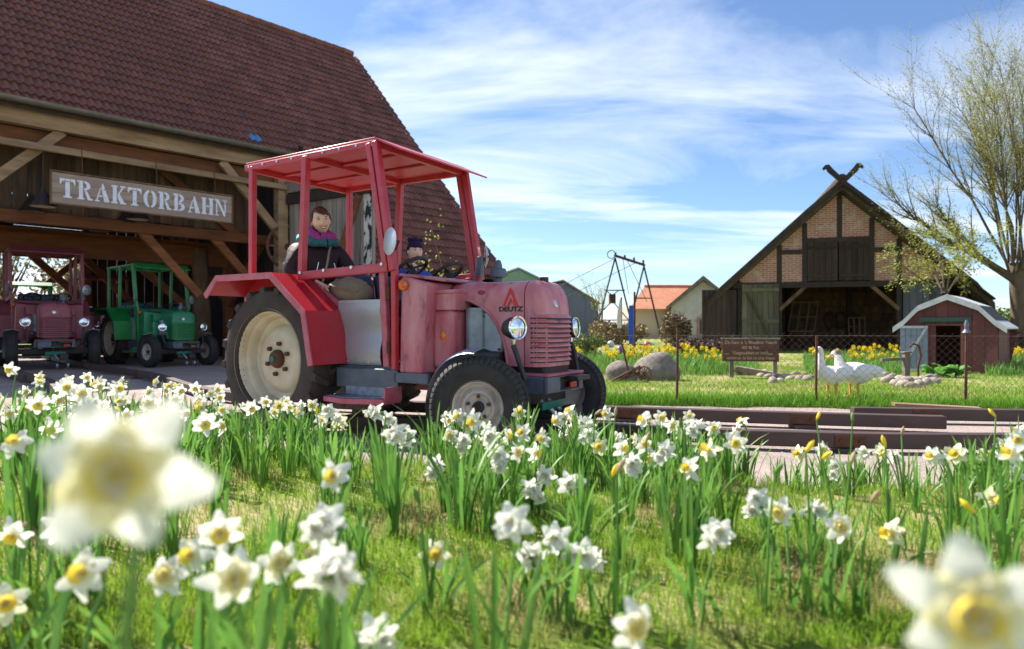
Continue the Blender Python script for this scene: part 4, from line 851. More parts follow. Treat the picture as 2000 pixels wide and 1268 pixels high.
while k < Ltot:
    for sgn in (1, -1):
        pts = []
        for q in range(9):
            z = H*q/8; l = k+(z if sgn > 0 else H-z)
            if 0 <= l <= Ltot: pp = fpos(l); pts.append((pp.x-1.99, pp.y-8.05+.003*sgn, .05+z))
        if len(pts) > 1: m.tube(pts[::4]+([pts[-1]] if (len(pts)-1) % 4 else []), .0014, 3, False)
        if sgn > 0 and len(pts) > 1:
            e = Vector(pts[-1]); m.tube([e, e+Vector((.025, 0, .025))], .0018, 3, False)
    k += st
m.build('wire_mesh', M_wire, fence)
for z in (.06, .84):
    m = MB(); m.tube([(fpos(Ltot*i/20).x-1.99, fpos(Ltot*i/20).y-8.05, z) for i in range(21)], .0025, 4); m.build('tension_wire', M_wire, fence)
ln = empty('garden_lantern', (5.17, 7.6, 0)); tag(ln, 'small iron lantern on a thin rusty rod before the goose house', 'lantern')
m = MB(); m.cyl((0, 0, 0), (.02, 0, .9), .011, 6); m.build('rod', M_rust, ln)
m = MB(); m.lathe([(.05, 0), (.034, .02), (.022, .04), (.022, .05)], (.02, 0, .88), (0, 0, 1), 14); m.lathe([(.022, .05), (.026, .1), (.012, .14), (.001, .145)], (.02, 0, .88), (0, 0, 1), 10); m.build('hood', M_steel, ln, smooth=40)

# ------------------------------------------------------------------ boulders, stones, relics on the lawn
def rock(name, loc, r, seed, mt, sub=3):
    bm = bmesh.new(); bmesh.ops.create_icosphere(bm, subdivisions=sub, radius=1); q = random.Random(seed); k = [(Vector((q.uniform(-1, 1), q.uniform(-1, 1), q.uniform(-1, 1))).normalized(), q.uniform(.75, .98)) for _ in range(9)]; ph = [q.uniform(0, 6) for _ in range(3)]
    for v in bm.verts:
        d = v.co.normalized(); s = 1
        for a, c in k:
            e = d.dot(a)
            if e > c*.8: s = min(s, 1-.35*(e-c*.8))
        s *= 1+.05*math.sin(3*d.x+ph[0])*math.sin(4*d.y+ph[1])+.03*math.sin(7*d.z+ph[2])
        v.co = Vector((d.x*r[0], d.y*r[1], d.z*r[2]))*s
    me = bpy.data.meshes.new(name); bm.to_mesh(me); bm.free(); me.polygons.foreach_set('use_smooth', [True]*len(me.polygons)); me.materials.append(mt)
    return link(name, me, None, None, loc, (0, 0, q.uniform(0, 6)) if r[0] == r[1] else None)
M_boul = mat('granite_boulder', (.23, .2, .165), (.16, .14, .12), scale=7, rough=.95, bump=1, bscale=22, c3=(.3, .28, .22), c3lo=.6)
M_stone = mat('field_stone', (.40, .34, .285), (.22, .18, .15), scale=8, rough=.9, bump=.6, bscale=25, rnd=.25)
tag(rock('boulder', (2.52, 11.5, .16), (.42, .34, .36), 3, M_boul, 4), 'large grey boulder lying on the goose lawn', 'boulder')
tag(rock('boulder', (1.86, 11.35, .12), (.27, .25, .27), 5, M_boul, 4), 'smaller boulder behind the rusty farm machine', 'boulder')
for k in range(22):
    t = k/21; px = 1425+160*t; py = 733+14*t-(10*math.sin(t*9) if k % 2 else 0)-(12 if k % 3 == 0 and t < .45 else 0); Y = 1235/(py-638)*.985
    tag(rock('stone', ((px-1000)/1300*Y, Y, .05), (.085*R.uniform(.8, 1.5), .075*R.uniform(.8, 1.3), .07*R.uniform(.8, 1.3)), 20+k, M_stone, 2), 'pale field stone in the row edging the bed before the brown sign', 'stone', 'stones edging the sign bed')
for k in range(15):
    t = k/14; px = 1728+104*t; py = 740+12*math.sin(t*3.1)+(9 if k % 2 else 0); Y = 1235/(py-638)*.985
    tag(rock('stone', ((px-1000)/1300*Y, Y, .07), (.11*R.uniform(.8, 1.4), .09*R.uniform(.8, 1.3), .08*R.uniform(.8, 1.3)), 60+k, M_stone, 2), 'pale field stone in the heap before the goose house', 'stone', 'stones before the goose house')
mc = empty('farm_implement', (1.95, 10.9, .03)); tag(mc, 'rusty old farm implement with iron wheel beside the boulders', 'implement')
m = MB(); m.lathe([(.115, -.012), (.135, -.012), (.135, .012), (.115, .012), (.115, -.012)], (.22, 0, .14), (.75, .66, 0), 22); wl_ = m.build('iron_wheel', M_rust, mc, smooth=40)
for k in range(6): a = k*math.pi/6; m = MB(); ax_ = Vector((-.66, .75, 0)); m.cyl(Vector((.22, 0, .14))-(ax_*math.cos(a)+Vector((0, 0, 1))*math.sin(a))*.115, Vector((.22, 0, .14))+(ax_*math.cos(a)+Vector((0, 0, 1))*math.sin(a))*.115, .007, 5); m.build('spoke', M_rust, wl_)
m = MB(); m.cyl((-.02, .05, .12), (-.13, .1, .62), .018, 7); m.build('lever', M_rust, mc)
for k in range(7): m = MB(); m.tube([(.15, R.uniform(-.08, .1), R.uniform(.1, .28)), (-.05, R.uniform(-.1, .1), R.uniform(.08, .2)), (-.3+R.uniform(-.05, .1), R.uniform(-.12, .1), .02)], .013, 6); m.build('tine', M_rust, mc, smooth=60)
sg = empty('lawn_sign', (4.28, 11.95, 0), rad(-8)); tag(sg, 'brown wooden sign board with faded white verse lettering on the goose lawn', 'sign')
for k in range(3): m = MB(); m.box((0, R.uniform(-.003, .003), .32+k*.135+.07), (.98, .03, .13)); m.build('sign_board', mat('brown_sign_wood', (.13, .05, .035), (.09, .035, .027), scale=6, rough=.85, stretch=(.2, 1, 1), rnd=.1), sg)
m = MB(); m.box((0, 0, .735), (1.02, .05, .025)); m.build('top_strip', M_greyw, sg)
for x in (-.32, .43): m = MB(); m.box((x, .04, .34), (.07, .05, .7)); m.build('post', M_greyw, sg)
M_verse = mat('faded_white_paint', (.55, .42, .34), (.4, .24, .17), scale=25, rough=.8)
for k, (tx_, sz) in enumerate((("De Gans is 'n Meudlem Vieech", .088), ('vad de Rat.', .085), ('Vlaagen kiken se noch,', .085), ('worm un de bet un sine Kleen', .082))):
    o = link('verse_line', text_mesh(tx_, sz, .001, M_verse, .0008), None, sg); o.matrix_local = Matrix.Translation((0, -.019, .665-k*.093)) @ Matrix.Rotation(rad(90), 4, 'X') @ Matrix.Diagonal((.82, 1, 1, 1))
tr_ = MB(); tr_.prism([(-.45, 0, 0), (.45, 0, .0), (.4, .0, .1), (-.4, 0, .1)], (0, 1, 0), .22); tag(tr_.build('wooden_trough', M_greyw, None, loc=(4.55, 12.3, .05), rot=(0, rad(9), rad(-20)), bevel=.01), 'grey wooden trough lying behind the brown sign', 'trough')
pu = empty('hand_pump', (6.87, 11.4, 0)); tag(pu, 'wooden trough post with a curved iron hand pump by the goose house', 'pump')
m = MB(); m.box((-.12, 0, .25), (.09, .09, .5)); m.box((-.12, 0, .51), (.13, .13, .03)); m.build('post', M_greyw, pu, bevel=.006)
m = MB(); m.tube([(.1, 0, 0), (.08, 0, .25), (.13, 0, .45), (.1, 0, .62), (0, 0, .66), (-.06, 0, .6)], .02, 8); m.build('pump_handle', M_rust, pu, smooth=60)
m = MB(); m.bar((-.55, 0, .38), (-.15, 0, .4), .07, .05); m.build('spout_board', M_greyw, pu)
ho = empty('hosta_plant', (7.75, 11.9, .02)); tag(ho, 'broad-leaved green hosta plant in front of the goose house', 'plant')
M_hosta = mat('hosta_leaf', (.08, .26, .03), (.14, .34, .06), scale=6, rough=.45, trans=.3, rnd=.3)
def leaf_mesh(L, W, arch, n=6, fold=.25):
    vs = []; fs = []
    for i in range(n+1):
        t = i/n; w = W*math.sin(math.pi*min(1, t*.93+.05))**.8; x = L*t*(1-.25*t*arch); z = L*(1.25*t-arch*t*t)
        vs += [(x, -w, z+w*fold), (x, 0, z), (x, w, z+w*fold)]
    for i in range(n): fs += [(3*i, 3*i+1, 3*i+4, 3*i+3), (3*i+1, 3*i+2, 3*i+5, 3*i+4)]
    m = MB(); m.add(vs, fs); return m
hm = leaf_mesh(.38, .085, .85).mesh('leaf', 80); hm.materials.append(M_hosta)
for k in range(46): link('leaf', hm, None, ho, (R.uniform(-.14, .14), R.uniform(-.1, .1), 0), (R.uniform(-.3, .3), R.uniform(-.35, .3), R.uniform(0, 6.28)), R.uniform(.7, 1.15))

# ------------------------------------------------------------------ far buildings
wh = empty('white_house', (10.9, 38, 0), rad(-13)); tag(wh, 'small white gabled house with brick-framed window beyond the flower bed', 'house')
m = MB(); m.prism([(-1.75, 0, -.2), (2.6, 0, -.2), (2.6, 0, 1.7), (.0, 0, 3.55), (-1.75, 0, 2.1)], (0, 1, 0), 7); m.build('wall', mat('whitewash', (.66, .64, .62), (.56, .53, .5), scale=3, rough=.9), wh)
for s, e in ((-1, -2.05), (1, 2.9)):
    zz = 3.68-abs(e)*.84; m = MB(); m.prism([(0, -.35, 3.62), (e, -.35, zz-.06), (e, -.35, zz+.12), (0, -.35, 3.84)], (0, 1, 0), 7.5); m.build('roof', mat('red_brown_roof', (.2, .08, .055), (.14, .06, .045), scale=6, rough=.9), wh)
    m = MB(); m.prism([(0, -.4, 3.58), (e, -.4, zz-.12), (e, -.4, zz+.1), (0, -.4, 3.8)], (0, 1, 0), .05); m.build('verge_board', M_greyw, wh)
for x, z, w_, h_ in ((.55, 2.05, .62, .5), (.35, .95, 1.0, .8)):
    wd_ = empty('window', (x, -.02, z), 0, wh); m = MB(); m.box((0, 0, 0), (w_, .06, h_)); m.build('pane', mat('dark_pane', (.06, .07, .08), rough=.15), wd_)
    for k in (-1, 0, 1): m = MB(); m.box((k*w_*.3, -.04, 0), (.04, .03, h_)); m.build('glazing_bar', M_greyw, wd_)
    m = MB(); m.box((0, -.04, 0), (w_, .03, .04)); m.build('glazing_bar', M_greyw, wd_)
m = MB()
for k in range(9): a = rad(20+k*17.5); m.box((.35+.72*math.cos(a), -.03, 1.1+.52*math.sin(a)), (.1, .08, .2), (0, rad(90)-a, 0))
for s in (-1, 1): m.box((.35+s*.62, -.03, .8), (.16, .08, .9))
m.build('brick_surround', M_brick, wh)
th = empty('tiled_cottage', (10.3, 43, 0), rad(2)); tag(th, 'low cottage with bright orange tiled roof far behind the blue banner', 'house')
m = MB(); m.box((0, 3, 1), (5, 5, 2.6)); m.build('wall', mat('tan_wall', (.48, .4, .32), rough=.9), th)
M_otile = mat('orange_tiles', (.56, .25, .14), (.46, .19, .11), scale=2.2, rough=.85, bump=.8, bscale=9, c3=(.2, .09, .06), c3lo=.66, stretch=(1, 1, 1))
m = MB()
for k in range(9):
    z0 = 2.05+k*.175; y0 = -.1+k*.26; m.prism([(-2.75+k*.17, y0, z0), (2.9, y0, z0), (2.9, y0+.3, z0+.2), (-2.75+k*.17+.17, y0+.3, z0+.2)], (0, -.5, .8), .06)
m.build('roof', M_otile, th); m = MB(); m.tube([(-1.25, 2.25, 3.68), (2.9, 2.25, 3.68)], .12, 8); m.build('ridge', M_otile, th)
bb_ = empty('blue_grey_barn', (4.1, 46, 0), rad(8)); tag(bb_, 'blue-grey corrugated barn behind the tractor bonnet', 'barn')
m = MB(); m.prism([(-2.3, 0, -.2), (1.9, 0, -.2), (1.9, 0, 2.55), (-.55, 0, 4.0), (-2.3, 0, 3.6)], (0, 1, 0), 12)
m.build('wall', mat('blue_grey_metal', (.13, .16, .22), (.09, .11, .16), scale=2, rough=.6, stretch=(4, 1, .3)), bb_)
for a, c in (((2.05, 2.5), (-.6, 4.08)), ((-.6, 4.08), (-2.5, 3.66))): m = MB(); m.prism([(a[0], -.2, a[1]), (c[0], -.2, c[1]), (c[0], -.2, c[1]+.1), (a[0], -.2, a[1]+.1)], (0, 1, 0), 12.4); m.build('roof', M_greyw, bb_)
gb_ = empty('green_hall', (.9, 60, 0), 0); tag(gb_, 'distant pale green hall showing above the tractor bonnet', 'hall')
m = MB(); m.prism([(-3, 0, 0), (2.0, 0, 0), (2.0, 0, 5.0), (-.3, 0, 6.1), (-3, 0, 5.2)], (0, 1, 0), 10); m.build('wall', mat('green_sheet', (.16, .27, .17), (.2, .3, .2), scale=2, rough=.7), gb_)
m = MB(); m.prism([(-3.2, -.2, 5.15), (-.3, -.2, 6.15), (2.2, -.2, 4.95), (2.2, -.2, 5.08), (-.3, -.2, 6.3), (-3.2, -.2, 5.3)], (0, 1, 0), 10.4); m.build('roof', mat('grey_sheet', (.3, .32, .3), rough=.7), gb_)
# aerial ride pylon
py_ = empty('ride_pylon', (6.1, 36, .1)); tag(py_, 'rusty steel twin A-frame pylon of a swing ride', 'pylon')
def pbar(a, c, r, nm, mt=M_rust): m = MB(); m.cyl(a, c, r, 6); m.build(nm, mt, py_)
for x0, zt, w_ in ((-.55, 4.55, 1.0), (1.1, 4.15, .9)):
    for s in (-1, 1): pbar((x0, .3*x0, zt), (x0+s*w_*1.25, .3*x0+.6*s, 0), .05, 'leg', M_dark)
    pbar((x0-.52*w_, .3*x0, zt-1.75), (x0+.52*w_, .3*x0, zt-1.75), .035, 'cross_bar', M_dark)
pbar((-.6, -.2, 4.68), (1.15, .35, 4.2), .075, 'top_beam')
for k in range(4): pbar((-.5+k*.5, 0, 4.66-k*.135), (-.5+k*.5, 0, 4.85-k*.135), .06, 'pulley', M_dark)
m = MB(); m.lathe([(.2, -.02), (.24, -.02), (.24, .02), (.2, .02), (.2, -.02)], (-.72, 0, 4.75), (.3, 1, 0), 16); m.build('cable_wheel', M_dark, py_)
m = MB(); m.box((-.68, 0, 2.35), (.34, .3, .5)); m.build('counterweight', M_rust, py_)
for a, c in (((-1.1, 0, 2.85), (-.75, 0, 2.6)), ((-.25, 0, 2.85), (-.6, 0, 2.6)), ((-.8, 0, 2.1), (-1.7, 0, 1.2)), ((-.55, 0, 2.1), (.2, 0, 1.2)), ((-1.7, 0, 1.2), (.3, 0, 1.2)), ((-.6, 0, 4.5), (-4.5, 3, 2.6)), ((.6, 0, 4.3), (-4.5, 3, 1.8)), ((.1, 0, 4.5), (1.2, 0, 2.2)), ((-.1, 0, 4.5), (.2, 0, 2.6))): pbar(a, c, .016 if a[2] > 4 else .03, 'stay_cable' if a[2] > 4 else 'strut', M_dark)
# banner poles
bn = empty('banner_pole', (3.95, 22, 0)); tag(bn, 'narrow blue banner hanging from a brown pole in the flower bed', 'banner')
m = MB(); m.cyl((.1, 0, 0), (.1, 0, 2.1), .035, 8); m.build('pole', M_rust, bn)
m = MB(); m.rings([[(-.1+.02*math.sin(z*5), -.02, z), (.06, -.03+.02*math.sin(z*7), z), (.06, -.015+.02*math.sin(z*7), z), (-.1+.02*math.sin(z*5), 0, z)] for z in (.2, .5, .8, 1.1, 1.4, 1.65)]); m.build('banner', mat('blue_cloth', (.02, .1, .5), (.015, .07, .4), scale=4, rough=.8), bn, smooth=50)
wb = empty('banner_pole', (3.55, 21.6, 0)); tag(wb, 'tattered white banner on a thin post left of the blue banner', 'banner')
m = MB(); m.cyl((0, 0, 0), (0, 0, 1.9), .025, 8); m.build('pole', M_rust, wb)
m = MB(); m.rings([[(-.1+.05*math.sin(z*4), -.02, z), (.0, -.03, z), (.0, -.015, z), (-.1+.05*math.sin(z*4), 0, z)] for z in (.9, 1.2, 1.5, 1.85)]); m.build('banner', mat('white_cloth', (.6, .57, .55), rough=.9), wb, smooth=50)
st_ = MB(); st_.cyl((0, 0, 0), (0, 0, .42), .16, 14, .15); tag(st_.build('tree_stump', M_greyw, None, smooth=40, loc=(6.15, 17.5, 0)), 'grey tree stump standing in the yellow daffodil bed', 'stump')
for k, (px, py, c_, lab) in enumerate(((1212, 677, (.13, .07, .32), 'violet glass garden ball among yellow daffodils'), (1264, 668, (.5, .1, .1), 'red and white garden ball among yellow daffodils'), (1193, 667, (.55, .56, .6), 'silver-grey garden ball at the back of the flower bed'))):
    Y = 16.5+k; m = MB(); m.ell((0, 0, -.08), (.105, .105, .105), 18, 12); o = m.build('garden_ball', mat('ball_%d' % k, c_, rough=.25, coat=.5), None, smooth=80, loc=((px-1000)/1300*Y, Y, .95-(py-638)*Y/1300)); tag(o, lab, 'ball', 'garden balls')
# ------------------------------------------------------------------ people
def skin_mesh(verts, edges, radii, sub=2, root=0):
    me = bpy.data.meshes.new('skel'); me.from_pydata([tuple(v) for v in verts], edges, []); o = bpy.data.objects.new('skel', me); COL.objects.link(o)
    md = o.modifiers.new('skin', 'SKIN'); md.use_smooth_shade = True; md.branch_smoothing = .5
    sl_ = me.skin_vertices[0].data
    for i, r in enumerate(radii): sl_[i].radius = r if hasattr(r, '__len__') else (r, r); sl_[i].use_root = (i == root)
    sb = o.modifiers.new('sub', 'SUBSURF'); sb.levels = sub; sb.render_levels = sub
    bpy.context.view_layer.update(); out = bpy.data.meshes.new_from_object(o.evaluated_get(bpy.context.evaluated_depsgraph_get()))
    bpy.data.objects.remove(o); return out
def head_grid(h, nu=40, nv=30, off=0., smile=0.):
    # local frame: face towards +x, y left, z up; h = head height
    k = h/.23; rows = []
    for i in range(nv+1):
        th = math.pi*i/nv; row = []
        for j in range(nu):
            ph = 2*math.pi*j/nu; dx_, dy_, dz_ = math.sin(th)*math.cos(ph), math.sin(th)*math.sin(ph), -math.cos(th)
            x, y, z = dx_*.098, dy_*.076, dz_*.117
            if dz_ < 0:
                q = (-dz_)**1.6; y *= 1-.34*q; x = x*(1-.18*q)+.014*q*(1 if dx_ > 0 else .2)
            if dx_ > 0:
                f = dx_
                def ga(a, b, sy, sz): return math.exp(-((y-a)/sy)**2-((z-b)/sz)**2)
                x -= .004*max(0, 1-abs(dz_))*f
                nose = ga(0, -.012, .012, .026)*.016+ga(0, -.030, .014, .012)*.014
                x += f*(nose-.011*(ga(.031, .010, .016, .013)+ga(-.031, .010, .016, .013))+.005*(ga(.03, .030, .02, .008)+ga(-.03, .030, .02, .008)))
                x += f*(.006+.004*smile)*(ga(.040, -.028, .02, .02)+ga(-.040, -.028, .02, .02))+f*.006*ga(0, -.062, .022, .009)+f*.008*ga(0, -.095, .02, .014)
            n = Vector((dx_, dy_, dz_))
            row.append((Vector((x, y, z))+n*off)*k)
        rows.append(row)
    return rows
def head_face(o, h, mats_, smile, parent, M4):
    k = h/.23
    def add(m, name, mt, sm=70): ob = m.build(name, mt, parent, smooth=sm); ob.matrix_local = M4; return ob
    for s in (-1, 1):
        m = MB(); m.ell((.081*k, s*.031*k, .010*k), (.010*k, .0135*k, (.0062-.0016*smile)*k), 12, 8); add(m, 'eye', M_eye)
        m = MB(); m.ell((.0885*k, s*.031*k-.001, .010*k), (.004*k, .0056*k, (.0056-.0012*smile)*k), 10, 8); add(m, 'iris', M_iris)
        m = MB(); m.tube([(.083*k, s*.014*k, .028*k), (.088*k, s*.030*k, .033*k), (.078*k, s*.048*k, .028*k)], [.0022*k, .0028*k, .0012*k], 6); add(m, 'eyebrow', mats_)
        m = MB(); m.tube([(.084*k, s*.017*k, .0165*k), (.092*k, s*.031*k, .0195*k), (.082*k, s*.046*k, .013*k)], .0013*k, 5); add(m, 'eyelid', mats_)
        m = MB(); m.ell((-.004*k, s*.078*k, -.005*k), (.018*k, .008*k, .03*k), 10, 8); add(m, 'ear', M_skin)
    w = .023+.012*smile; c = .013*smile
    up = [(.093*k, 0, -.054*k), (.090*k, .5*w*k, (-.053+c*.2)*k), (.079*k, w*k, (-.054+c)*k)]
    lo = [(.091*k, 0, (-.062-.008*smile)*k), (.087*k, .5*w*k, (-.060-.005*smile)*k), (.079*k, w*k, (-.055+c)*k)]
    mir = lambda p: [(a, -b, z) for a, b, z in reversed(p[1:])]+p
    m = MB(); m.tube(mir(up), [.001]+[.004*k]*3+[.001], 6); m.tube(mir(lo), [.001]+[.0045*k]*3+[.001], 6); add(m, 'lips', M_lips)
    if smile:
        u, l = mir(up), mir(lo); m = MB(); m.add([(a-.002, b, z) for a, b, z in u]+[(a-.002, b, z) for a, b, z in l], [(i, i+1, 6+i, 5+i) for i in range(4)]); add(m, 'teeth', M_teeth)
def person(loc, rz, k, headrot, hh, spec, label, smile):
    V = [Vector(p)*k for p in spec['v']]
    me = skin_mesh(V, spec['e'], [r*k for r in spec['r']], 2)
    bm = bmesh.new(); bm.from_mesh(me)
    M4 = Matrix.Translation(Vector(spec['head'])*k) @ Euler(headrot).to_matrix().to_4x4()
    rows = head_grid(hh, smile=smile); mb = MB(); mb.rings(rows); hm_ = mb.mesh('h'); hm_.transform(M4); bm.from_mesh(hm_)
    me2 = bpy.data.meshes.new('person'); bm.to_mesh(me2); bm.free(); me2.polygons.foreach_set('use_smooth', [True]*len(me2.polygons)); me2.materials.append(M_skin)
    P = link('person', me2, None, None, loc, (0, 0, rz)); tag(P, label, 'person')
    head_face(P, hh, spec['brow'], smile, P, M4)
    for nm, vs, es, rr, mt in spec['cloth']:
        cm2 = skin_mesh([Vector(p)*k for p in vs], es, [(r[0]*k, r[1]*k) if hasattr(r, '__len__') else r*k for r in rr], 2); cm2.materials.clear(); cm2.materials.append(mt)
        cm2.polygons.foreach_set('use_smooth', [True]*len(cm2.polygons)); link(nm, cm2, None, P)
    return P, M4
def hand(base, direc, side, up, V, E, Rr, start):
    # palm vertex 'start' already exists at base; adds five separate bent fingers
    d = Vector(direc).normalized(); u = Vector(up).normalized(); sd_ = d.cross(u).normalized()*side
    pb = len(V); V.append(Vector(base)+d*.05); Rr.append(.026); E.append((start, pb))
    for f, (off, ln_, bend) in enumerate(((-.028, .062, .5), (-.01, .072, .55), (.009, .068, .6), (.027, .054, .65))):
        a = Vector(base)+d*.075+sd_*off; i0 = len(V); V.append(a); Rr.append(.0095); E.append((pb, i0))
        b1 = a+d*ln_*.5-u*ln_*.5*bend*.5; V.append(b1); Rr.append(.0088); E.append((i0, i0+1)); b2 = b1+d*ln_*.2-u*ln_*.55*bend; V.append(b2); Rr.append(.007); E.append((i0+1, i0+2))
    a = Vector(base)+d*.03-sd_*.034; i0 = len(V); V.append(a); Rr.append(.012); E.append((start, i0)); V.append(a+d*.03-sd_*.02-u*.012); Rr.append(.0095); E.append((i0, i0+1))
# woman on the rear bench (x = her front)
wv = [(0, 0, .0), (-.02, 0, .2), (-.02, 0, .38), (0, 0, .50), (.02, 0, .58), (0, .17, .44), (0, -.17, .44), (.06, .27, .20), (.02, -.26, .19), (.28, .20, .10), (.24, -.06, .08), (.05, .1, -.02), (.05, -.1, -.02), (.42, .30, .0), (.44, .08, .0), (.44, .31, -.40), (.46, .09, -.40), (.54, .33, -.44), (.56, .11, -.44)]
we = [(0, 1), (1, 2), (2, 3), (3, 4), (2, 5), (2, 6), (5, 7), (6, 8), (7, 9), (8, 10), (0, 11), (0, 12), (11, 13), (12, 14), (13, 15), (14, 16), (15, 17), (16, 18)]
wr = [.12, .115, .12, .055, .052, .06, .06, .045, .045, .03, .03, .085, .085, .065, .065, .045, .045, .035, .035]
wv = [Vector(p) for p in wv]
hand(wv[9], (.7, -.5, -.35), 1, (.2, 0, 1), wv, we, wr, 9); hand(wv[10], (.8, .3, -.35), -1, (.2, 0, 1), wv, we, wr, 10)
jv = [(0, 0, .02), (-.02, 0, .2), (-.02, 0, .36), (0, 0, .47), (-.01, .18, .43), (-.01, -.18, .43), (.03, .30, .22), (.0, -.29, .21), (.24, .21, .10), (.19, -.10, .09), (-.03, .1, .47), (-.03, -.1, .47)]
je = [(0, 1), (1, 2), (2, 3), (2, 4), (2, 5), (4, 6), (5, 7), (6, 8), (7, 9)]
jr = [(.19, .17), (.185, .165), (.19, .155), (.095, .09), (.105, .105), (.105, .105), (.085, .085), (.085, .085), (.055, .055), (.055, .055)]
tvs = [(0, 0, 0), (.05, .1, -.02), (.05, -.1, -.02), (.42, .30, 0), (.44, .08, 0), (.44, .31, -.40), (.46, .09, -.40)]
te = [(0, 1), (0, 2), (1, 3), (2, 4), (3, 5), (4, 6)]; trr = [.15, .11, .11, .085, .085, .065, .065]
spec_w = dict(v=wv, e=we, r=wr, head=(.035, 0, .705), brow=M_hair, cloth=[('jacket', jv[:10], je, jr, M_jacket), ('trousers', tvs, te, trr, M_trouser)])
WY = rad(-52)
P, M4 = person((-1.83, 6.33, 1.245), WY, 1.0, (rad(9), rad(5), rad(-13)), .25, spec_w, 'smiling woman in dark jacket and magenta scarf riding on the rear bench', 1.0)
def hairshell(P, M4, h, off, fn, name, mt, nu=56, nv=40):
    rows = head_grid(h, nu, nv, off); m = MB(); keep = []
    vs = [p for r in rows for p in r]; fs = []
    for i in range(nv):
        for j in range(nu):
            k2 = (j+1) % nu; c = (rows[i][j]+rows[i+1][k2])*.5*(.23/h)
            if fn(c): fs.append((i*nu+j, i*nu+k2, (i+1)*nu+k2, (i+1)*nu+j))
    used = sorted({q for f in fs for q in f}); mp_ = {q: i for i, q in enumerate(used)}
    m.add([vs[q] for q in used], [tuple(mp_[q] for q in f) for f in fs]); o = m.build(name, mt, P, smooth=179); o.matrix_local = M4
    sd2 = o.modifiers.new('t', 'SOLIDIFY'); sd2.thickness = .012; sd2.offset = -1; return o
hairshell(P, M4, .25, .012, lambda c: c.z > (.066-.020*math.sin((c.y+.02)*28) if c.x > .03 else (.03-1.5*(.03-c.x) if c.x > -.02 else -.085)), 'hair', M_hair)
m = MB(); m.tube([(.02, -.045, .108), (.062, -.01, .104), (.085, .03, .082), (.07, .062, .045)], [.010, .017, .016, .006], 10); o = m.build('fringe', M_hair, P, smooth=80); o.matrix_local = M4
m = MB(); n = 26
for q, (rx, ry, zc, rt, mt) in enumerate(((.10, .095, .575, .045, 0), (.125, .125, .53, .042, 1))):
    m = MB(); pts = []; rr = []
    for i in range(n+1):
        a = 2*math.pi*i/n; pts.append((.025+rx*math.cos(a), ry*math.sin(a), zc-.05*math.cos(a)+.012*math.sin(3*a+q))); rr.append(rt*(1+.18*math.sin(5*a+q)))
    m.tube(pts, rr, 12, False); m.build('scarf', (M_magenta, M_teal)[mt], P, smooth=80)
m = MB(); m.tube([(.13, -.04, .55), (.145, .02, .535), (.115, .08, .55), (.08, .11, .56)], [.03, .042, .04, .03], 10); m.build('scarf', M_magenta, P, smooth=80)
m = MB(); m.ell((-.13, .02, .50), (.06, .16, .075), 18, 10); m.build('hood', M_jacket, P, smooth=80)
m = MB(); m.tube([(-.14, .14, .53), (-.17, 0, .565), (-.13, -.14, .545), (-.06, -.17, .52)], [.03, .042, .045, .03], 10); m.build('hood_lining', M_turq, P, smooth=80)
for s in (-1, 1): m = MB(); m.cyl((.165, s*.075, .30), (.172, s*.10, .20), .004, 6); m.build('pocket_zip', M_bolt, P)
m = MB(); m.tube([(.08, .10, .53), (.165, .03, .42), (.19, .0, .30), (.185, -.03, .16), (.16, -.05, .08)], .011, 8); m.build('bag_strap', M_bag, P, smooth=60)
bag = MB(); rs = []
for (x, w, h) in ((-.20, .01, .03), (-.17, .09, .09), (-.05, .11, .125), (.08, .11, .12), (.18, .085, .085), (.21, .01, .03)):
    rs.append([(x, w*math.cos(2*math.pi*i/14)*1.0, h*math.sin(2*math.pi*i/14)) for i in range(14)])
bag.rings(rs); bag = bag.build('shoulder_bag', M_bag, None, smooth=80, loc=(-1.44, 5.98, 1.27), rot=(0, rad(12), rad(-32))); tag(bag, 'khaki shoulder bag resting on the woman\'s lap', 'bag')
m = MB(); m.box((0, -.06, .06), (.34, .16, .012), (rad(35), 0, 0)); m.build('flap', M_bag, bag, bevel=.01)
# boy at the far steering wheel
bv = [Vector(p) for p in ((0, 0, 0), (0, 0, .2), (0, 0, .36), (.01, 0, .47), (.02, 0, .54), (0, .15, .42), (0, -.15, .42), (.12, .22, .24), (.12, -.22, .24), (.31, .13, .30), (.31, -.13, .30), (.05, .09, -.02), (.05, -.09, -.02), (.42, .16, .0), (.42, -.06, .0), (.46, .16, -.40), (.46, -.06, -.40), (.54, .16, -.42), (.54, -.06, -.42))]
be = list(we[:18]); br = [.11, .105, .11, .05, .048, .052, .052, .04, .04, .028, .028, .075, .075, .06, .06, .04, .04, .032, .032]
hand(bv[9], (.75, -.2, .1), 1, (.1, 0, 1), bv, be, br, 9); hand(bv[10], (.75, .2, .1), -1, (.1, 0, 1), bv, be, br, 10)
jv2 = [(0, 0, .02), (0, 0, .2), (0, 0, .36), (.01, 0, .46), (0, .15, .42), (0, -.15, .42), (.12, .23, .24), (.12, -.23, .24), (.29, .135, .29), (.29, -.135, .29)]
jr2 = [(.15, .15), (.15, .145), (.155, .135), (.075, .075), (.08, .08), (.08, .08), (.066, .066), (.066, .066), (.045, .045), (.045, .045)]
tvs = [(0, 0, 0), (.05, .1, -.02), (.05, -.1, -.02), (.42, .16, 0), (.42, -.06, 0), (.46, .16, -.40), (.46, -.06, -.40)]
spec_b = dict(v=bv, e=be, r=br, head=(.03, 0, .68), brow=M_hair, cloth=[('jacket', jv2, je, jr2, M_bluej), ('trousers', tvs, te, [r*.85 for r in trr], M_trouser)])
KB = .82
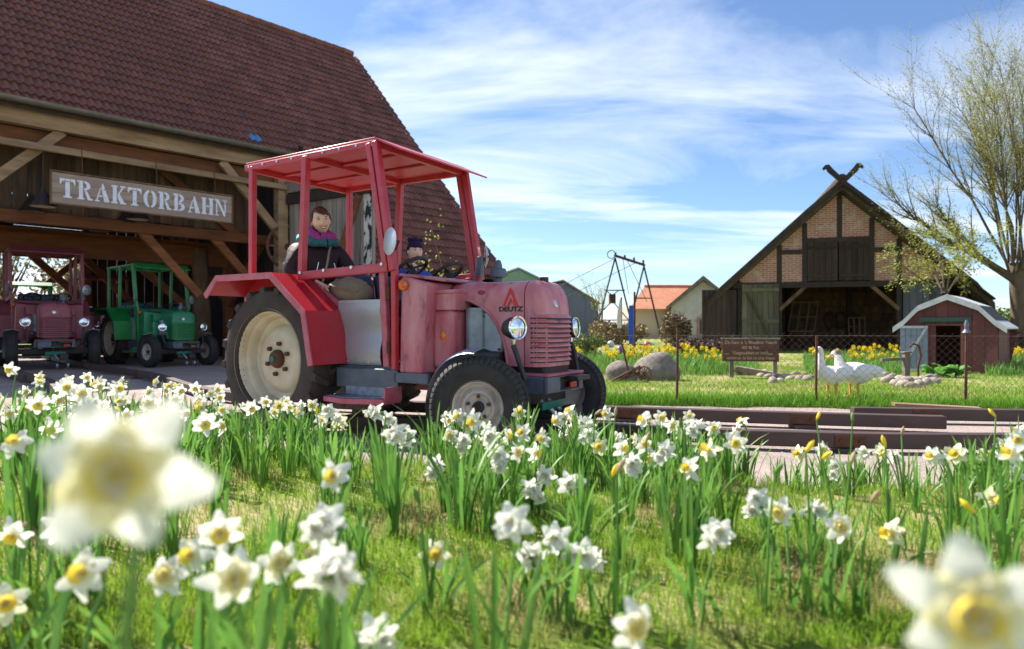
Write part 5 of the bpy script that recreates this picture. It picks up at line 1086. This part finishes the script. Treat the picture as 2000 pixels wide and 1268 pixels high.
B, MB4 = person((-.955, 6.47, 1.12), rad(-52), KB, (0, rad(2), rad(-8)), .205, spec_b, 'small boy in navy bobble-eared hat and blue jacket at the far steering wheel', 0)
hairshell(B, MB4, .205, .014, lambda c: c.z > (.040 if c.x > .02 else (.01 if c.x > -.03 else -.04)), 'knitted_hat', M_navy)
for s in (-1, 1): m = MB(); m.ell((.0, s*.056, .108), (.018, .026, .024), 12, 8); o = m.build('hat_ear', M_navy, B, smooth=80); o.matrix_local = MB4
m = MB(); m.ell((0, 0, .108), (.055, .05, .03), 16, 8); o = m.build('hat_crown', M_navy, B, smooth=80); o.matrix_local = MB4
# ------------------------------------------------------------------ grass
def blades(n, sampler, hmin, hmax, w, mt, name, zfun, lean=.5):
    P = np.array([sampler() for _ in range(n)]); n = len(P); h = rng.uniform(hmin, hmax, n)*(.6+.8*rng.random(n)); a = rng.uniform(0, 6.283, n); l = rng.uniform(.1, lean, n)*h; la = rng.uniform(0, 6.283, n)
    z = np.array([zfun(x, y) for x, y in P]); ww_ = w*rng.uniform(.7, 1.3, n); cx, cy = np.cos(a)*ww_, np.sin(a)*ww_; lx_, ly_ = np.cos(la)*l, np.sin(la)*l
    V = np.zeros((n, 5, 3)); V[:, 0] = np.c_[P[:, 0]-cx, P[:, 1]-cy, z-.01]; V[:, 1] = np.c_[P[:, 0]+cx, P[:, 1]+cy, z-.01]
    V[:, 2] = np.c_[P[:, 0]+cx*.7+lx_*.35, P[:, 1]+cy*.7+ly_*.35, z+h*.6]; V[:, 3] = np.c_[P[:, 0]-cx*.7+lx_*.35, P[:, 1]-cy*.7+ly_*.35, z+h*.6]; V[:, 4] = np.c_[P[:, 0]+lx_, P[:, 1]+ly_, z+h]
    b_ = np.arange(n)*5; L = np.stack([b_, b_+1, b_+2, b_+3, b_+3, b_+2, b_+4], 1).ravel(); S = np.tile([4, 3], n)
    return link(name, fast_mesh(name, V.reshape(-1, 3), L, S, mt))
def s_bank():
    while True:
        y = 1.55+3.9*R.random()**1.25; x = R.uniform(-.85, .85)*y
        if y < bank_edge(x)+.03 and R.random() < .55+.45*math.sin(x*2.3+1)*math.sin(y*3.1)+.3: return (x, y)
tag(blades(75000, s_bank, .022, .055, .0017, M_grass, 'bank_grass', gz, .9), 'short spring grass with straw patches on the flower bank', 'grass', kind='stuff')
def s_edge():
    while True:
        x = R.uniform(.3, 7.6); y = lawn_edge(x)+abs(R.gauss(.16, .17))
        return (x, y)
tag(blades(16000, s_edge, .06, .13, .003, M_fringe, 'lawn_edge_grass', gz, .7), 'lush long grass fringe along the lawn edge by the fence', 'grass', kind='stuff')
def s_lawn():
    while True:
        y = 7.8+11*R.random()**1.3; x = R.uniform(.1, .86)*y
        if y > lawn_edge(x) and (R.random() < .35 or math.sin(x*1.1+2)+math.sin(y*1.3+x*.4) > -.1): return (x, y)
tag(blades(52000, s_lawn, .03, .06, .0035, M_grass, 'lawn_grass', gz, .9), 'short grass of the goose lawn behind the fence', 'grass', kind='stuff')

# ------------------------------------------------------------------ daffodils
def tepal(L, W, a, tilt, curl, twist=0, n=5):
    vs = []
    for i in range(n+1):
        t = i/n; w = W*(math.sin(math.pi*(t*.86+.07))**.75)*(1-.25*t); r = L*t; x = .004*math.sin(t*9+a*3)+tilt*r-curl*t*t*L
        for s in (-1, 0, 1):
            y = s*w; z = r; q = x+abs(s)*w*.28+twist*s*w
            vs.append((q, y*math.cos(a)-z*math.sin(a), y*math.sin(a)+z*math.cos(a)))
    fs = []
    for i in range(n): fs += [(3*i, 3*i+1, 3*i+4, 3*i+3), (3*i+1, 3*i+2, 3*i+5, 3*i+4)]
    return vs, fs
def flower_meshes(kind, seed):
    q = random.Random(seed); pe = MB()
    for k in range(6): pe.add(*tepal(.042*q.uniform(.92, 1.08), .0155*q.uniform(.9, 1.1), k*math.pi/3+q.uniform(-.12, .12), (-.1 if k % 2 else .05)+q.uniform(-.12, .15), q.uniform(-.1, .35), q.uniform(-.2, .2)))
    cu = MB()
    if kind == 'double':
        for k in range(22): pe.add(*tepal(q.uniform(.016, .032), q.uniform(.009, .013), q.uniform(0, 6.28), q.uniform(.3, 1.7), q.uniform(-.2, .6), q.uniform(-.3, .3), 4))
        for k in range(9): cu.add(*tepal(q.uniform(.010, .018), q.uniform(.004, .006), q.uniform(0, 6.28), q.uniform(.9, 2.0), q.uniform(0, .6), 0, 3))
    else:
        d = {'cup': .019, 'split': .013, 'trumpet': .032}[kind]; n = 18; rs = []
        for (t, r) in ((0, .007), (.35, .0095), (.75, .013), (1, .0165 if kind != 'split' else .0115)):
            rs.append([(d*t+(.0018*math.sin(6*2*math.pi*j/n*1.0+q.random()) if t == 1 else 0), r*(1+(.09*math.sin(9*2*math.pi*j/n) if t == 1 else 0))*math.cos(2*math.pi*j/n), r*(1+(.09*math.sin(9*2*math.pi*j/n) if t == 1 else 0))*math.sin(2*math.pi*j/n)) for j in range(n)])
        cu.rings(rs, True, False)
        for k in range(6): a = k*math.pi/3; cu.cyl((0, .003*math.cos(a), .003*math.sin(a)), (d*.7, .0035*math.cos(a), .0035*math.sin(a)), .0011, 4)
        cu.mi = 1
        if kind == 'split':
            for k in range(6): cu.add(*tepal(.027, .012, k*math.pi/3+.5, .28, .1, .2, 4))
    bk = MB(); bk.tube([(-.001, 0, 0), (-.014, 0, 0), (-.026, 0, -.003)], [.006, .0042, .006], 7); bk.ell((-.031, 0, -.004), (.008, .006, .006), 8, 6)
    sh_ = MB(); sh_.tube([(-.033, 0, -.006), (-.042, .003, .004), (-.034, .005, .018)], [.005, .005, .001], 6)
    pm = pe.mesh('tepals', 179); pm.materials.append(M_petaly if kind == 'trumpet' else M_petal)
    cm2 = cu.mesh('corona', 179, [M_cup if kind != 'double' else M_cupp, M_cupp])
    bm2 = bk.mesh('tube', 179); bm2.materials.append(M_stem); sm2 = sh_.mesh('sheath', 179); sm2.materials.append(M_sheath)
    return pm, cm2, bm2, sm2
FL = {k: [flower_meshes(k, s_) for s_ in range(3)] for k in ('cup', 'split', 'double', 'trumpet')}
def strap(L, w, bend, az, base, twist=.5, n=7):
    vs = []; fs = []
    for i in range(n+1):
        t = i/n; ww_ = w*(1-.25*t)*(1 if t < .85 else (1-t)/.15*.85+.15); r = bend*t*t*L; z = L*t*(1-.28*bend*t*t)
        ca, sa = math.cos(az), math.sin(az); tw = az+math.pi/2+twist*t
        for s in (-1, 0, 1): vs.append((base[0]+r*ca+s*ww_*math.cos(tw)-(abs(s)*ww_*.3)*ca, base[1]+r*sa+s*ww_*math.sin(tw)-(abs(s)*ww_*.3)*sa, base[2]+z))
    for i in range(n): fs += [(3*i, 3*i+1, 3*i+4, 3*i+3), (3*i+1, 3*i+2, 3*i+5, 3*i+4)]
    return vs, fs
single_leaf = []
for k in range(6):
    m = MB(); m.add(*strap(1, .021, .04+.055*k, 0, (0, 0, 0), .3+.2*k)); me = m.mesh('leaf', 179); me.materials.append(M_leaf); single_leaf.append(me)
clumps = []
for k in range(7):
    q = random.Random(k+90); m = MB()
    for j in range(q.randint(11, 17)):
        az = q.uniform(0, 6.28); rr = q.uniform(0, .05); m.add(*strap(q.uniform(.24, .40), q.uniform(.006, .0095), abs(q.gauss(.22, .2)), az, (rr*math.cos(az), rr*math.sin(az), -.01), q.uniform(-1, 1)))
    me = m.mesh('leaves', 179); me.materials.append(M_leaf); clumps.append(me)
ZONE = [(-9, -.55, 'left of the tractor\'s rear wheel'), (-.55, -.30, 'before the tractor\'s rear wheel'), (-.30, -.12, 'before the tractor\'s step'), (-.12, .04, 'before the tractor\'s front wheel'), (.04, .2, 'just right of the front wheel'), (.2, .45, 'below the goose lawn'), (.45, 9, 'at the right picture edge')]
KW = {'cup': 'white daffodil with yellow cup', 'split': 'white daffodil with pale yellow centre', 'double': 'double white daffodil', 'trumpet': 'cream and yellow daffodil'}
n_single = [0]
def daffodil(head, kind, face, size=1., label=None, near=False, leaves=True, lean=0):
    # head: world position of flower centre; stem rises from the ground
    hx, hy, hz = head; bx_ = hx+R.uniform(-.05, .05); by_ = hy+R.uniform(-.03, .06); g0 = gz(bx_, by_)
    root = empty('daffodil', (bx_, by_, g0)); H = hz-g0
    r_ = hx/max(hy, .1); row = 'front' if hy < 1.5 else ('middle' if hy < 2.5 else ('rear' if hy < 3.6 else 'farthest'))
    z_ = next(t for a, b2, t in ZONE if a <= r_ < b2)
    tag(root, label or '%s in the %s rows %s' % (KW[kind], row, z_), 'daffodil', 'daffodils on the flower bank')
    az, pitch = face; f = Vector((math.cos(az)*math.cos(pitch), math.sin(az)*math.cos(pitch), math.sin(pitch)))
    top = Vector((hx-bx_, hy-by_, H)); nk = top-f*.033*size+Vector((0, 0, -.004))
    pts = [Vector((0, 0, -.01)), Vector((nk.x*.25, nk.y*.25, H*.4)), Vector((nk.x*.75, nk.y*.75, nk.z*.8))]
    apex = nk-f*.014*size+Vector((0, 0, .004)); pts += [Vector((apex.x*.98, apex.y*.98, apex.z-.03)), apex, nk]
    m = MB(); m.tube(pts, [.0042, .0038, .0035, .0032, .003, .003], 6); m.build('stem', M_stem, root, smooth=80)
    pm, cm2, bm2, sm2 = FL[kind][R.randrange(3)]; rot = f.to_track_quat('X', 'Z').to_euler(); rot = (R.uniform(0, 6.28), rot.y, rot.z)
    qr = Euler((0, rot[1], rot[2])).to_matrix() @ Matrix.Rotation(rot[0], 3, 'X'); e = qr.to_euler()
    fo = link('flower', pm, None, root, top, e, size)
    for nm, me_ in (('corona', cm2), ('flower_tube', bm2), ('sheath', sm2)): link(nm, me_, None, fo)
    if kind == 'double' and size < 1.1:
        for _ in range(R.choice((0, 1, 2, 2))):
            p2, c2_, b2_, s2_ = FL['double'][R.randrange(3)]; o2 = link('flower', p2, None, root, top+Vector((R.uniform(-.035, .035), R.uniform(-.03, .03), R.uniform(-.04, .01))), (R.uniform(0, 6.28), R.uniform(-.4, .4), az+R.uniform(-1.2, 1.2)), size*R.uniform(.68, .85)); link('corona', c2_, None, o2); link('flower_tube', b2_, None, o2)
    if leaves:
        if near and n_single[0] < 290:
            for j in range(R.randint(6, 9)):
                n_single[0] += 1; L = R.uniform(.24, .42)*min(1.15, max(.6, H/.38)); link('leaf', single_leaf[R.randrange(6)], None, root, (R.uniform(-.05, .05), R.uniform(-.05, .05), -.01), (R.uniform(-.14, .14), R.uniform(-.14, .14), R.uniform(0, 6.28)), (.42, .42, L))
        else:
            o = link('leaves', clumps[R.randrange(7)], None, root, (0, 0, 0), (0, 0, R.uniform(0, 6.28)), min(1.2, max(.6, H/.37))*R.uniform(.9, 1.08)); o['kind'] = 'stuff'
    return root
def aim(px, jit=1.0):
    return (math.atan2(-1, -(px-1000)/1300)+R.gauss(0, .55)*jit, R.gauss(.02, .22)*jit)
def at_px(px, py, w, size=1.):
    Y = 1300*.082*size/w; Y = min(Y, 4.9); x = (px-1000)/1300*Y
    Y = min(Y, bank_edge(x)-.06); x = (px-1000)/1300*Y; z = .95-(py-638)*Y/1300; g0 = gz(x, Y)
    if z-g0 < .2: Y2 = Y
    return (x, Y, max(z, g0+.16))
daffodil((-.222, .375, .867), 'split', (rad(-74), .05), 1.12, 'huge blurred white daffodil close to the camera at left', True, False)
daffodil((.298, .43, .765), 'split', (rad(-108), .05), 1.12, 'huge blurred white daffodil close to the camera at lower right', True, False)
NEAR = [(652, 930, 68, 'cup', 'white daffodil facing away with orange-tinted back above the bare patch'), (640, 1020, 88, 'double', None), (635, 1110, 112, 'double', None), (430, 1040, 88, 'cup', None), (455, 1130, 118, 'split', None), (375, 1085, 82, 'cup', None), (325, 1125, 82, 'split', None), (545, 1100, 88, 'split', None), (165, 1120, 100, 'cup', None), (115, 1030, 66, 'cup', None), (28, 1045, 66, 'cup', None), (10, 1180, 80, 'trumpet', 'yellow daffodil cut by the left picture edge'), (1000, 1020, 82, 'double', None), (1085, 1050, 62, 'double', None), (1040, 1152, 62, 'double', None), (1140, 1157, 62, 'double', None), (735, 1240, 85, 'double', 'blurred double white daffodil at the bottom picture edge'), (1240, 1225, 102, 'split', 'ragged nodding white daffodil at the bottom picture edge'), (850, 1187, 62, 'trumpet', 'single yellow trumpet bloom low in the foreground'), (965, 957, 36, 'double', None), (1035, 957, 44, 'double', None), (1110, 945, 48, 'double', None), (1065, 928, 42, 'double', None), (1405, 1040, 64, 'double', None), (1480, 975, 50, 'double', None), (1522, 1000, 60, 'split', None), (1640, 1030, 62, 'split', None), (1742, 1060, 56, 'trumpet', None), (1590, 1150, 50, 'double', None), (1935, 972, 50, 'trumpet', None), (30, 865, 58, 'cup', None), (400, 828, 48, 'cup', None), (1980, 1065, 40, 'double', None), (905, 1050, 34, 'trumpet', None)]
for px, py, w, kd, lb in NEAR: daffodil(at_px(px, py, w), kd, aim(px), 1., lb, True)
MID = [(100, 838, 42, 'cup'), (130, 757, 36, 'cup'), (160, 770, 40, 'cup'), (75, 790, 44, 'cup'), (20, 722, 30, 'cup'), (230, 760, 36, 'cup'), (295, 790, 44, 'split'), (215, 850, 44, 'cup'), (160, 820, 46, 'double'), (490, 798, 33, 'cup'), (577, 803, 26, 'split'), (536, 806, 27, 'cup'), (640, 805, 38, 'double'), (665, 824, 34, 'trumpet'), (735, 806, 38, 'double'), (757, 818, 32, 'double'), (775, 845, 46, 'double'), (795, 850, 40, 'double'), (850, 908, 40, 'double'), (875, 820, 32, 'cup'), (895, 812, 30, 'cup'), (925, 822, 44, 'cup'), (880, 850, 36, 'split'), (960, 850, 38, 'double'), (990, 850, 40, 'cup'), (1020, 845, 38, 'cup'), (1060, 855, 38, 'cup'), (975, 890, 44, 'double'), (1010, 885, 42, 'split'), (1045, 885, 42, 'cup'), (905, 862, 36, 'double'), (1140, 825, 32, 'double'), (1152, 850, 34, 'double'), (1170, 872, 36, 'trumpet'), (1255, 820, 36, 'cup'), (1258, 868, 38, 'cup'), (1300, 880, 42, 'double'), (1325, 838, 30, 'double'), (1357, 830, 34, 'double'), (1345, 915, 50, 'cup'), (1385, 880, 46, 'trumpet'), (1437, 865, 46, 'cup'), (1215, 875, 42, 'cup'), (1230, 905, 44, 'double'), (1270, 920, 36, 'split'), (1560, 885, 30, 'trumpet'), (1605, 877, 30, 'cup'), (1635, 910, 32, 'double'), (1687, 885, 30, 'double'), (1745, 893, 32, 'double'), (1820, 890, 40, 'cup'), (1868, 887, 42, 'trumpet'), (1925, 890, 34, 'trumpet'), (1975, 882, 56, 'cup'), (1988, 858, 40, 'cup'), (1930, 940, 30, 'double'), (1650, 965, 30, 'double')]
for px, py, w, kd in MID: daffodil(at_px(px, py, w), kd, aim(px), 1.)
def fill(n, x0, x1, y0, y1, kinds=('cup', 'cup', 'split', 'double', 'cup', 'trumpet')):
    for _ in range(n):
        t = R.random(); px = x0+(x1-x0)*R.random(); py = y0+(y1-y0)*t
        Y = 4.6-1.5*t+R.uniform(-.2, .2); x = (px-1000)/1300*Y; Y = min(Y, bank_edge(x)-.08); x = (px-1000)/1300*Y; z = .95-(py-638)*Y/1300; g0 = gz(x, Y)
        daffodil((x, Y, min(max(z, g0+.3), g0+.5)), R.choice(kinds), aim(px, 1.3), R.uniform(.85, 1.05))
fill(66, -20, 440, 735, 850); fill(10, 450, 700, 812, 850); fill(26, 860, 1190, 838, 905); fill(13, 1190, 1450, 850, 920); fill(9, 1820, 2000, 885, 930); fill(3, 1560, 1760, 890, 930)
def bud_plant(px, Y):
    x = (px-1000)/1300*Y; g0 = gz(x, Y); H = R.uniform(.26, .40); root = empty('daffodil_bud', (x, Y, g0)); tag(root, 'unopened daffodil bud on an upright stem '+next(t for a, b2, t in ZONE if a <= (px-1000)/1300 < b2), 'daffodil bud', 'unopened daffodil buds')
    t = Vector((R.uniform(-.05, .05), R.uniform(-.03, .03), H)); m = MB(); m.tube([(0, 0, -.01), (t.x*.4, t.y*.4, H*.6), t], [.004, .0035, .003], 6); m.build('stem', M_stem, root, smooth=80)
    d = Vector((R.uniform(-.6, .6), R.uniform(-.6, .3), R.uniform(.3, 1))).normalized(); m = MB(); m.tube([t, t+d*.012, t+d*.03, t+d*.045], [.003, .0065, .0075, .001], 8); m.build('bud', R.choice((M_yellow, M_stem, M_sheath)), root, smooth=80)
    o = link('leaves', clumps[R.randrange(7)], None, root, (0, 0, 0), (0, 0, R.uniform(0, 6.28)), R.uniform(.45, .7)); o['kind'] = 'stuff'
for _ in range(26): bud_plant(R.uniform(50, 1950), R.uniform(1.6, 3.2))
def leaf_clump(px, Y, lab, sc=1.):
    x = (px-1000)/1300*Y
    if Y > bank_edge(x)-.02: Y = bank_edge(x)-.05; x = (px-1000)/1300*Y
    o = link('daffodil_leaf_clump', clumps[R.randrange(7)], None, None, (x, Y, gz(x, Y)), (0, 0, R.uniform(0, 6.28)), sc*R.uniform(.75, 1.1)); tag(o, lab, 'leaf clump', 'flowerless daffodil leaf clumps')
def zone_of(px): return next(t for a, b2, t in ZONE if a <= (px-1000)/1300 < b2)
for _ in range(84):
    px = R.uniform(-30, 2030)
    if 1440 < px < 1830 and R.random() < .75: continue
    leaf_clump(px, R.uniform(2.9, 4.8), 'flowerless green daffodil leaf clump in the far rows '+zone_of(px), .95)
for _ in range(16): px = R.uniform(0, 2000); leaf_clump(px, R.uniform(1.7, 2.9), 'flowerless green daffodil leaf clump in the near rows '+zone_of(px), .85)

# ------------------------------------------------------------------ yellow bed beyond the fence
def yclump(seed, nf):
    q = random.Random(seed); m = MB(); m.mi = 0
    for j in range(16): az = q.uniform(0, 6.28); rr = q.uniform(0, .1); m.add(*strap(q.uniform(.2, .34), .009, abs(q.gauss(.25, .2)), az, (rr*math.cos(az), rr*math.sin(az), 0), 0, 3))
    for j in range(nf):
        az = q.uniform(0, 6.28); rr = q.uniform(.02, .16); z = q.uniform(.26, .40); c = Vector((rr*math.cos(az), rr*math.sin(az), z)); m.mi = 0; m.tube([(c.x*.4, c.y*.4, 0), c], .004, 4, False); m.mi = 1
        f = Vector((q.uniform(-.8, .8), -1, q.uniform(-.1, .3))).normalized(); M_ = f.to_track_quat('X', 'Z').to_matrix(); Rm = M_ @ Matrix.Rotation(q.uniform(0, 6), 3, 'X')
        for k in range(6): v, fa = tepal(.042, .017, k*math.pi/3, .05, .1, 0, 3); m.add([c+Rm @ Vector(p) for p in v], fa)
        m.tube([c, c+f*.035], [.012, .018], 8, False)
    return m.mesh('daffodil_clump', 179, [M_leaf, M_yellow])
YC = [yclump(300+k, 2+k % 4) for k in range(6)]
for k in range(112):
    if k < 70: Y = R.uniform(12.6, 18.5); px = R.uniform(1105, 1475)
    elif k < 92: Y = R.uniform(13.2, 17); px = R.uniform(1575, 1760)
    else: Y = R.uniform(14, 17); px = R.uniform(1925, 2010)
    o = link('yellow_daffodil_clump', YC[k % 6], None, None, ((px-1000)/1300*Y, Y, gz((px-1000)/1300*Y, Y)), (0, 0, R.uniform(-.6, .6)), R.uniform(.9, 1.25))
    tag(o, 'clump of yellow daffodils in the bed '+('behind the boulders' if k < 70 else 'before the thatched barn' if k < 92 else 'right of the goose house'), 'daffodils', 'yellow daffodil clumps beyond the fence')
def s_bed():
    Y = R.uniform(12.4, 19); px = R.choice((R.uniform(1100, 1480), R.uniform(1100, 1480), R.uniform(1570, 1765), R.uniform(1925, 2020))); return ((px-1000)/1300*Y, Y)
tag(blades(16000, s_bed, .12, .26, .008, M_leaf, 'bed_foliage', gz, .5), 'dense green daffodil foliage of the bed beyond the fence', 'foliage', kind='stuff')

# ------------------------------------------------------------------ trees
M_bark = mat('grey_brown_bark', (.13, .095, .065), (.085, .062, .045), scale=9, rough=.95, bump=.8, bscale=14, stretch=(1, 1, .3))
M_twig = mat('olive_twigs', (.27, .23, .11), (.2, .165, .085), scale=5, rough=.8)
M_bud = mat('yellow_green_buds', (.26, .29, .05), (.34, .36, .09), scale=9, rough=.6, trans=.4)
def tree(name, loc, spec, seed, label, cat='tree', budsize=.05, group=None):
    q = random.Random(seed); wood = MB(); tw = MB(); lv = []; root = empty(name, loc); tag(root, label, cat, group)
    def grow(p, d, L, r, lvl):
        n = 5; pts = [p]; rr = [r]; cur = Vector(p); dd = Vector(d)
        for i in range(n):
            dd = (dd+Vector((q.gauss(0, spec['wob']), q.gauss(0, spec['wob']), q.gauss(0, spec['wob'])))+Vector((0, 0, spec['up'][min(lvl, len(spec['up'])-1)]))).normalized(); cur = cur+dd*L/n; pts.append(cur.copy()); rr.append(r*(1-.75*(i+1)/n))
            if lvl < spec['lev'] and i >= (1 if lvl == 0 else 0):
                for _ in range(spec['kids'][lvl]):
                    a = q.uniform(0, 6.28); x_, y_, _z = frame_from(dd); sp = spec['spread'][lvl]*q.uniform(.6, 1.3); nd = (dd+(x_*math.cos(a)+y_*math.sin(a))*sp).normalized(); grow(cur.copy(), nd, L*q.uniform(.24, .44), max(rr[-1]*.6, .004), lvl+1)
            if lvl >= spec['lev']-1:
                for _ in range(spec['buds']): lv.append(cur+Vector((q.gauss(0, .06), q.gauss(0, .06), q.gauss(0, .08))))
        (wood if lvl < 2 else tw).tube(pts, rr, 7 if lvl == 0 else (5 if lvl == 1 else 3), False)
    for a in spec['limbs']: grow(Vector(a[0]), Vector(a[1]).normalized(), a[2], a[3], a[4] if len(a) > 4 else 0)
    tk = MB(); tk.tube(spec['trunk'], spec['trunk_r'], 12); tk.build('trunk', M_bark, root, smooth=60)
    wood.build('limbs', M_bark, root, smooth=60); o = tw.build('twigs', M_twig, root); o['kind'] = 'stuff'
    vs = []; L_ = []; S_ = []
    for p in lv:
        a = q.uniform(0, 6.28); b2 = q.uniform(-1, 1); s = budsize*q.uniform(.5, 1.3); u_ = Vector((math.cos(a), math.sin(a), b2)).normalized()*s; v_ = u_.cross(Vector((q.uniform(-1, 1), q.uniform(-1, 1), 1))).normalized()*s*.45; i0 = len(vs); vs += [p-u_, p+v_, p+u_, p-v_]; L_ += [i0, i0+1, i0+2, i0+3]; S_.append(4)
    if vs: o = link('crown', fast_mesh('crown', vs, L_, S_, M_bud), None, root); o['kind'] = 'stuff'
    return root
lim = []
q = random.Random(4)
for k in range(17):
    a = k/17*6.283+q.uniform(-.2, .2); s = q.uniform(.08, .6); lim.append(((.28*math.cos(a), .25*math.sin(a), 2.7+q.uniform(-.2, .5)), (s*math.cos(a), s*math.sin(a), 1.05), q.uniform(4.0, 5.9), q.uniform(.03, .05)))
lim.append(((-.2, 0, 2.5), (-1.0, -.1, .55), 3.3, .08)); lim.append(((-.2, 0, 2.4), (-1, .2, .85), 4.0, .09))
tree('budding_willow', (15.6, 20.5, 0), dict(trunk=[(0, 0, -.1), (.02, 0, 1), (-.05, 0, 2), (0, 0, 2.9)], trunk_r=[.29, .2, .19, .25], limbs=lim, wob=.10, up=[.10, .07, .03], lev=2, kids=[5, 3, 0], spread=[.45, .7], buds=1), 2, 'tall budding willow with many upright stems at the right picture edge', budsize=.032)
lim = []
for k in range(9): a = q.uniform(0, 6.28); lim.append(((.1*math.cos(a), .1*math.sin(a), 1.9), (.9*math.cos(a)-.35, .9*math.sin(a), 1.0), q.uniform(1.3, 2.5), .02))
tree('willow_shrub', (12.25, 18.9, 0), dict(trunk=[(0, 0, 0), (0, 0, 1), (0, 0, 1.8)], trunk_r=[.14, .12, .1], limbs=lim, wob=.14, up=[.05, -.16, -.2], lev=2, kids=[2, 2, 0], spread=[.9, 1.1], buds=1), 7, 'yellow-green drooping willow shrub before the thatched roof', budsize=.045)
lim = [((0, 0, 1.0), (q.uniform(-.5, .5), q.uniform(-.5, .5), 1), q.uniform(1.6, 2.6), .03) for _ in range(6)]
tree('bare_tree', (4.5, 34, 0), dict(trunk=[(0, 0, 0), (0, 0, 1.2)], trunk_r=[.09, .07], limbs=lim, wob=.12, up=[.08, .04, 0], lev=2, kids=[2, 1, 0], spread=[.5, .7], buds=1), 9, 'small bare young tree beside the blue-grey barn', budsize=.03)
# twiggy hedges, shrubs and the wood behind the barn
def bush(name, loc, r, n, mt, label, leaf=.05, seed=1, stems=0, kind=None):
    q = random.Random(seed); root = empty(name, loc); tag(root, label, 'bush'); vs = []; L_ = []; S_ = []
    lob = [(Vector((q.uniform(-.6, .6)*r[0], q.uniform(-.6, .6)*r[1], q.uniform(.25, .75)*r[2])), q.uniform(.35, .6)) for _ in range(9)]
    for _ in range(n):
        c, s = lob[q.randrange(9)]; d = Vector((q.gauss(0, 1), q.gauss(0, 1), q.gauss(0, 1))).normalized(); p = c+Vector((d.x*r[0], d.y*r[1], d.z*r[2]*.7))*s*q.uniform(.5, 1)
        if p.z < 0: p.z = -p.z*.3
        a = Vector((q.uniform(-1, 1), q.uniform(-1, 1), q.uniform(-1, 1))).normalized()*leaf*q.uniform(.6, 1.3); b2 = a.cross(Vector((q.uniform(-1, 1), q.uniform(-1, 1), q.uniform(-1, 1)))).normalized()*leaf*.5; i0 = len(vs); vs += [p-a, p+b2, p+a, p-b2]; L_ += [i0, i0+1, i0+2, i0+3]; S_.append(4)
    o = link('foliage', fast_mesh('foliage', vs, L_, S_, mt), None, root); o['kind'] = 'stuff'
    m = MB()
    for _ in range(stems or 12): a = q.uniform(0, 6.28); t = q.uniform(.3, .9); m.tube([(0.1*math.cos(a)*r[0], .1*math.sin(a)*r[1], 0), (.5*t*r[0]*math.cos(a), .5*t*r[1]*math.sin(a), r[2]*.6), (.8*t*r[0]*math.cos(a), .8*t*r[1]*math.sin(a), r[2]*q.uniform(.8, 1.2))], [.02*r[2], .012*r[2], .004], 5)
    o = m.build('stems', M_bark, root); o['kind'] = 'stuff'
    return root
M_drybr = mat('dry_twigs', (.26, .19, .13), (.18, .13, .09), scale=6, rough=.95); M_evg = mat('bush_green', (.08, .13, .02), (.13, .18, .03), scale=4, rough=.8, trans=.2)
M_pile = mat('brushwood', (.15, .09, .075), (.1, .06, .05), scale=6, rough=.95)
bush('hedge', (7.6, 31, 0), (1.0, .8, 1.5), 2200, M_drybr, 'twiggy brown hedge before the orange-roofed cottage', .09, 3, 60)
bush('straw_mound', (5.3, 33, 0), (1.5, 1.2, 1.2), 4000, mat('straw', (.32, .25, .13), (.25, .19, .1), scale=5, rough=1), 'tan straw-coloured mound behind the flower bed', .1, 4)
bush('shrub', (1.95, 18.4, 0), (.75, .5, .75), 3000, M_evg, 'low green shrub at the left end of the yellow bed', .035, 5)
bush('brushwood_pile', (6.4, 20.6, 0), (1.5, .6, .6), 3500, M_pile, 'pile of brown brushwood beside the mossy barn door', .08, 6, 40)
bush('brushwood_pile', (14.3, 18.8, 0), (1.4, .7, .95), 4500, M_pile, 'stack of cut branches under the tall willow', .08, 8, 40)
bush('shrub', (20.5, 28, 0), (3.0, 1.5, 2.0), 5000, M_evg, 'yellow-green shrub behind the willow trunk', .09, 9)
for k, (x, y, w_, h_) in enumerate(((-21, 26.5, 2.6, 4.2), (-17.5, 28, 2.4, 3.8), (-24, 24, 3, 4.6), (-15, 31.5, 2.6, 4.4))):
    bush('woodland_bush', (x, y, 0), (w_, 1.6, h_), 5000, mat('spring_wood', (.22, .2, .08), (.3, .27, .13), scale=2, rough=.9, trans=.3), ('budding pale thicket seen through the back of the barn, %s' % ('left', 'middle', 'far left', 'right')[k])+' part', .11, 20+k, 30)
# climbing shoots on the low roof behind the boy
cl = empty('climbing_plant', (-1.35, 12.6, 0)); tag(cl, 'thin climbing shoots with pale green buds before the tiled roof', 'plant')
m = MB(); pts_b = []
for k in range(9):
    x0 = R.uniform(-.7, .5); p = [Vector((x0+.25*i*R.uniform(-.4, 1), R.uniform(-.1, .1), .3+i*R.uniform(.35, .5)*(1.25 if k < 2 else .85))) for i in range(5)]; m.tube(p, [.014, .011, .009, .006, .003], 5); pts_b += p[1:]
m.build('shoots', M_twig, cl, smooth=60)
vs = []; L_ = []; S_ = []
for p in pts_b:
    for _ in range(16):
        c = p+Vector((R.gauss(0, .1), R.gauss(0, .06), R.gauss(0, .16))); a = Vector((R.uniform(-1, 1), R.uniform(-1, 1), R.uniform(-1, 1))).normalized()*.035; b2 = a.cross(Vector((.3, 1, .2))).normalized()*.02; i0 = len(vs); vs += [c-a, c+b2, c+a, c-b2]; L_ += [i0, i0+1, i0+2, i0+3]; S_.append(4)
link('leaves', fast_mesh('leaves', vs, L_, S_, M_bud), None, cl)['kind'] = 'stuff'
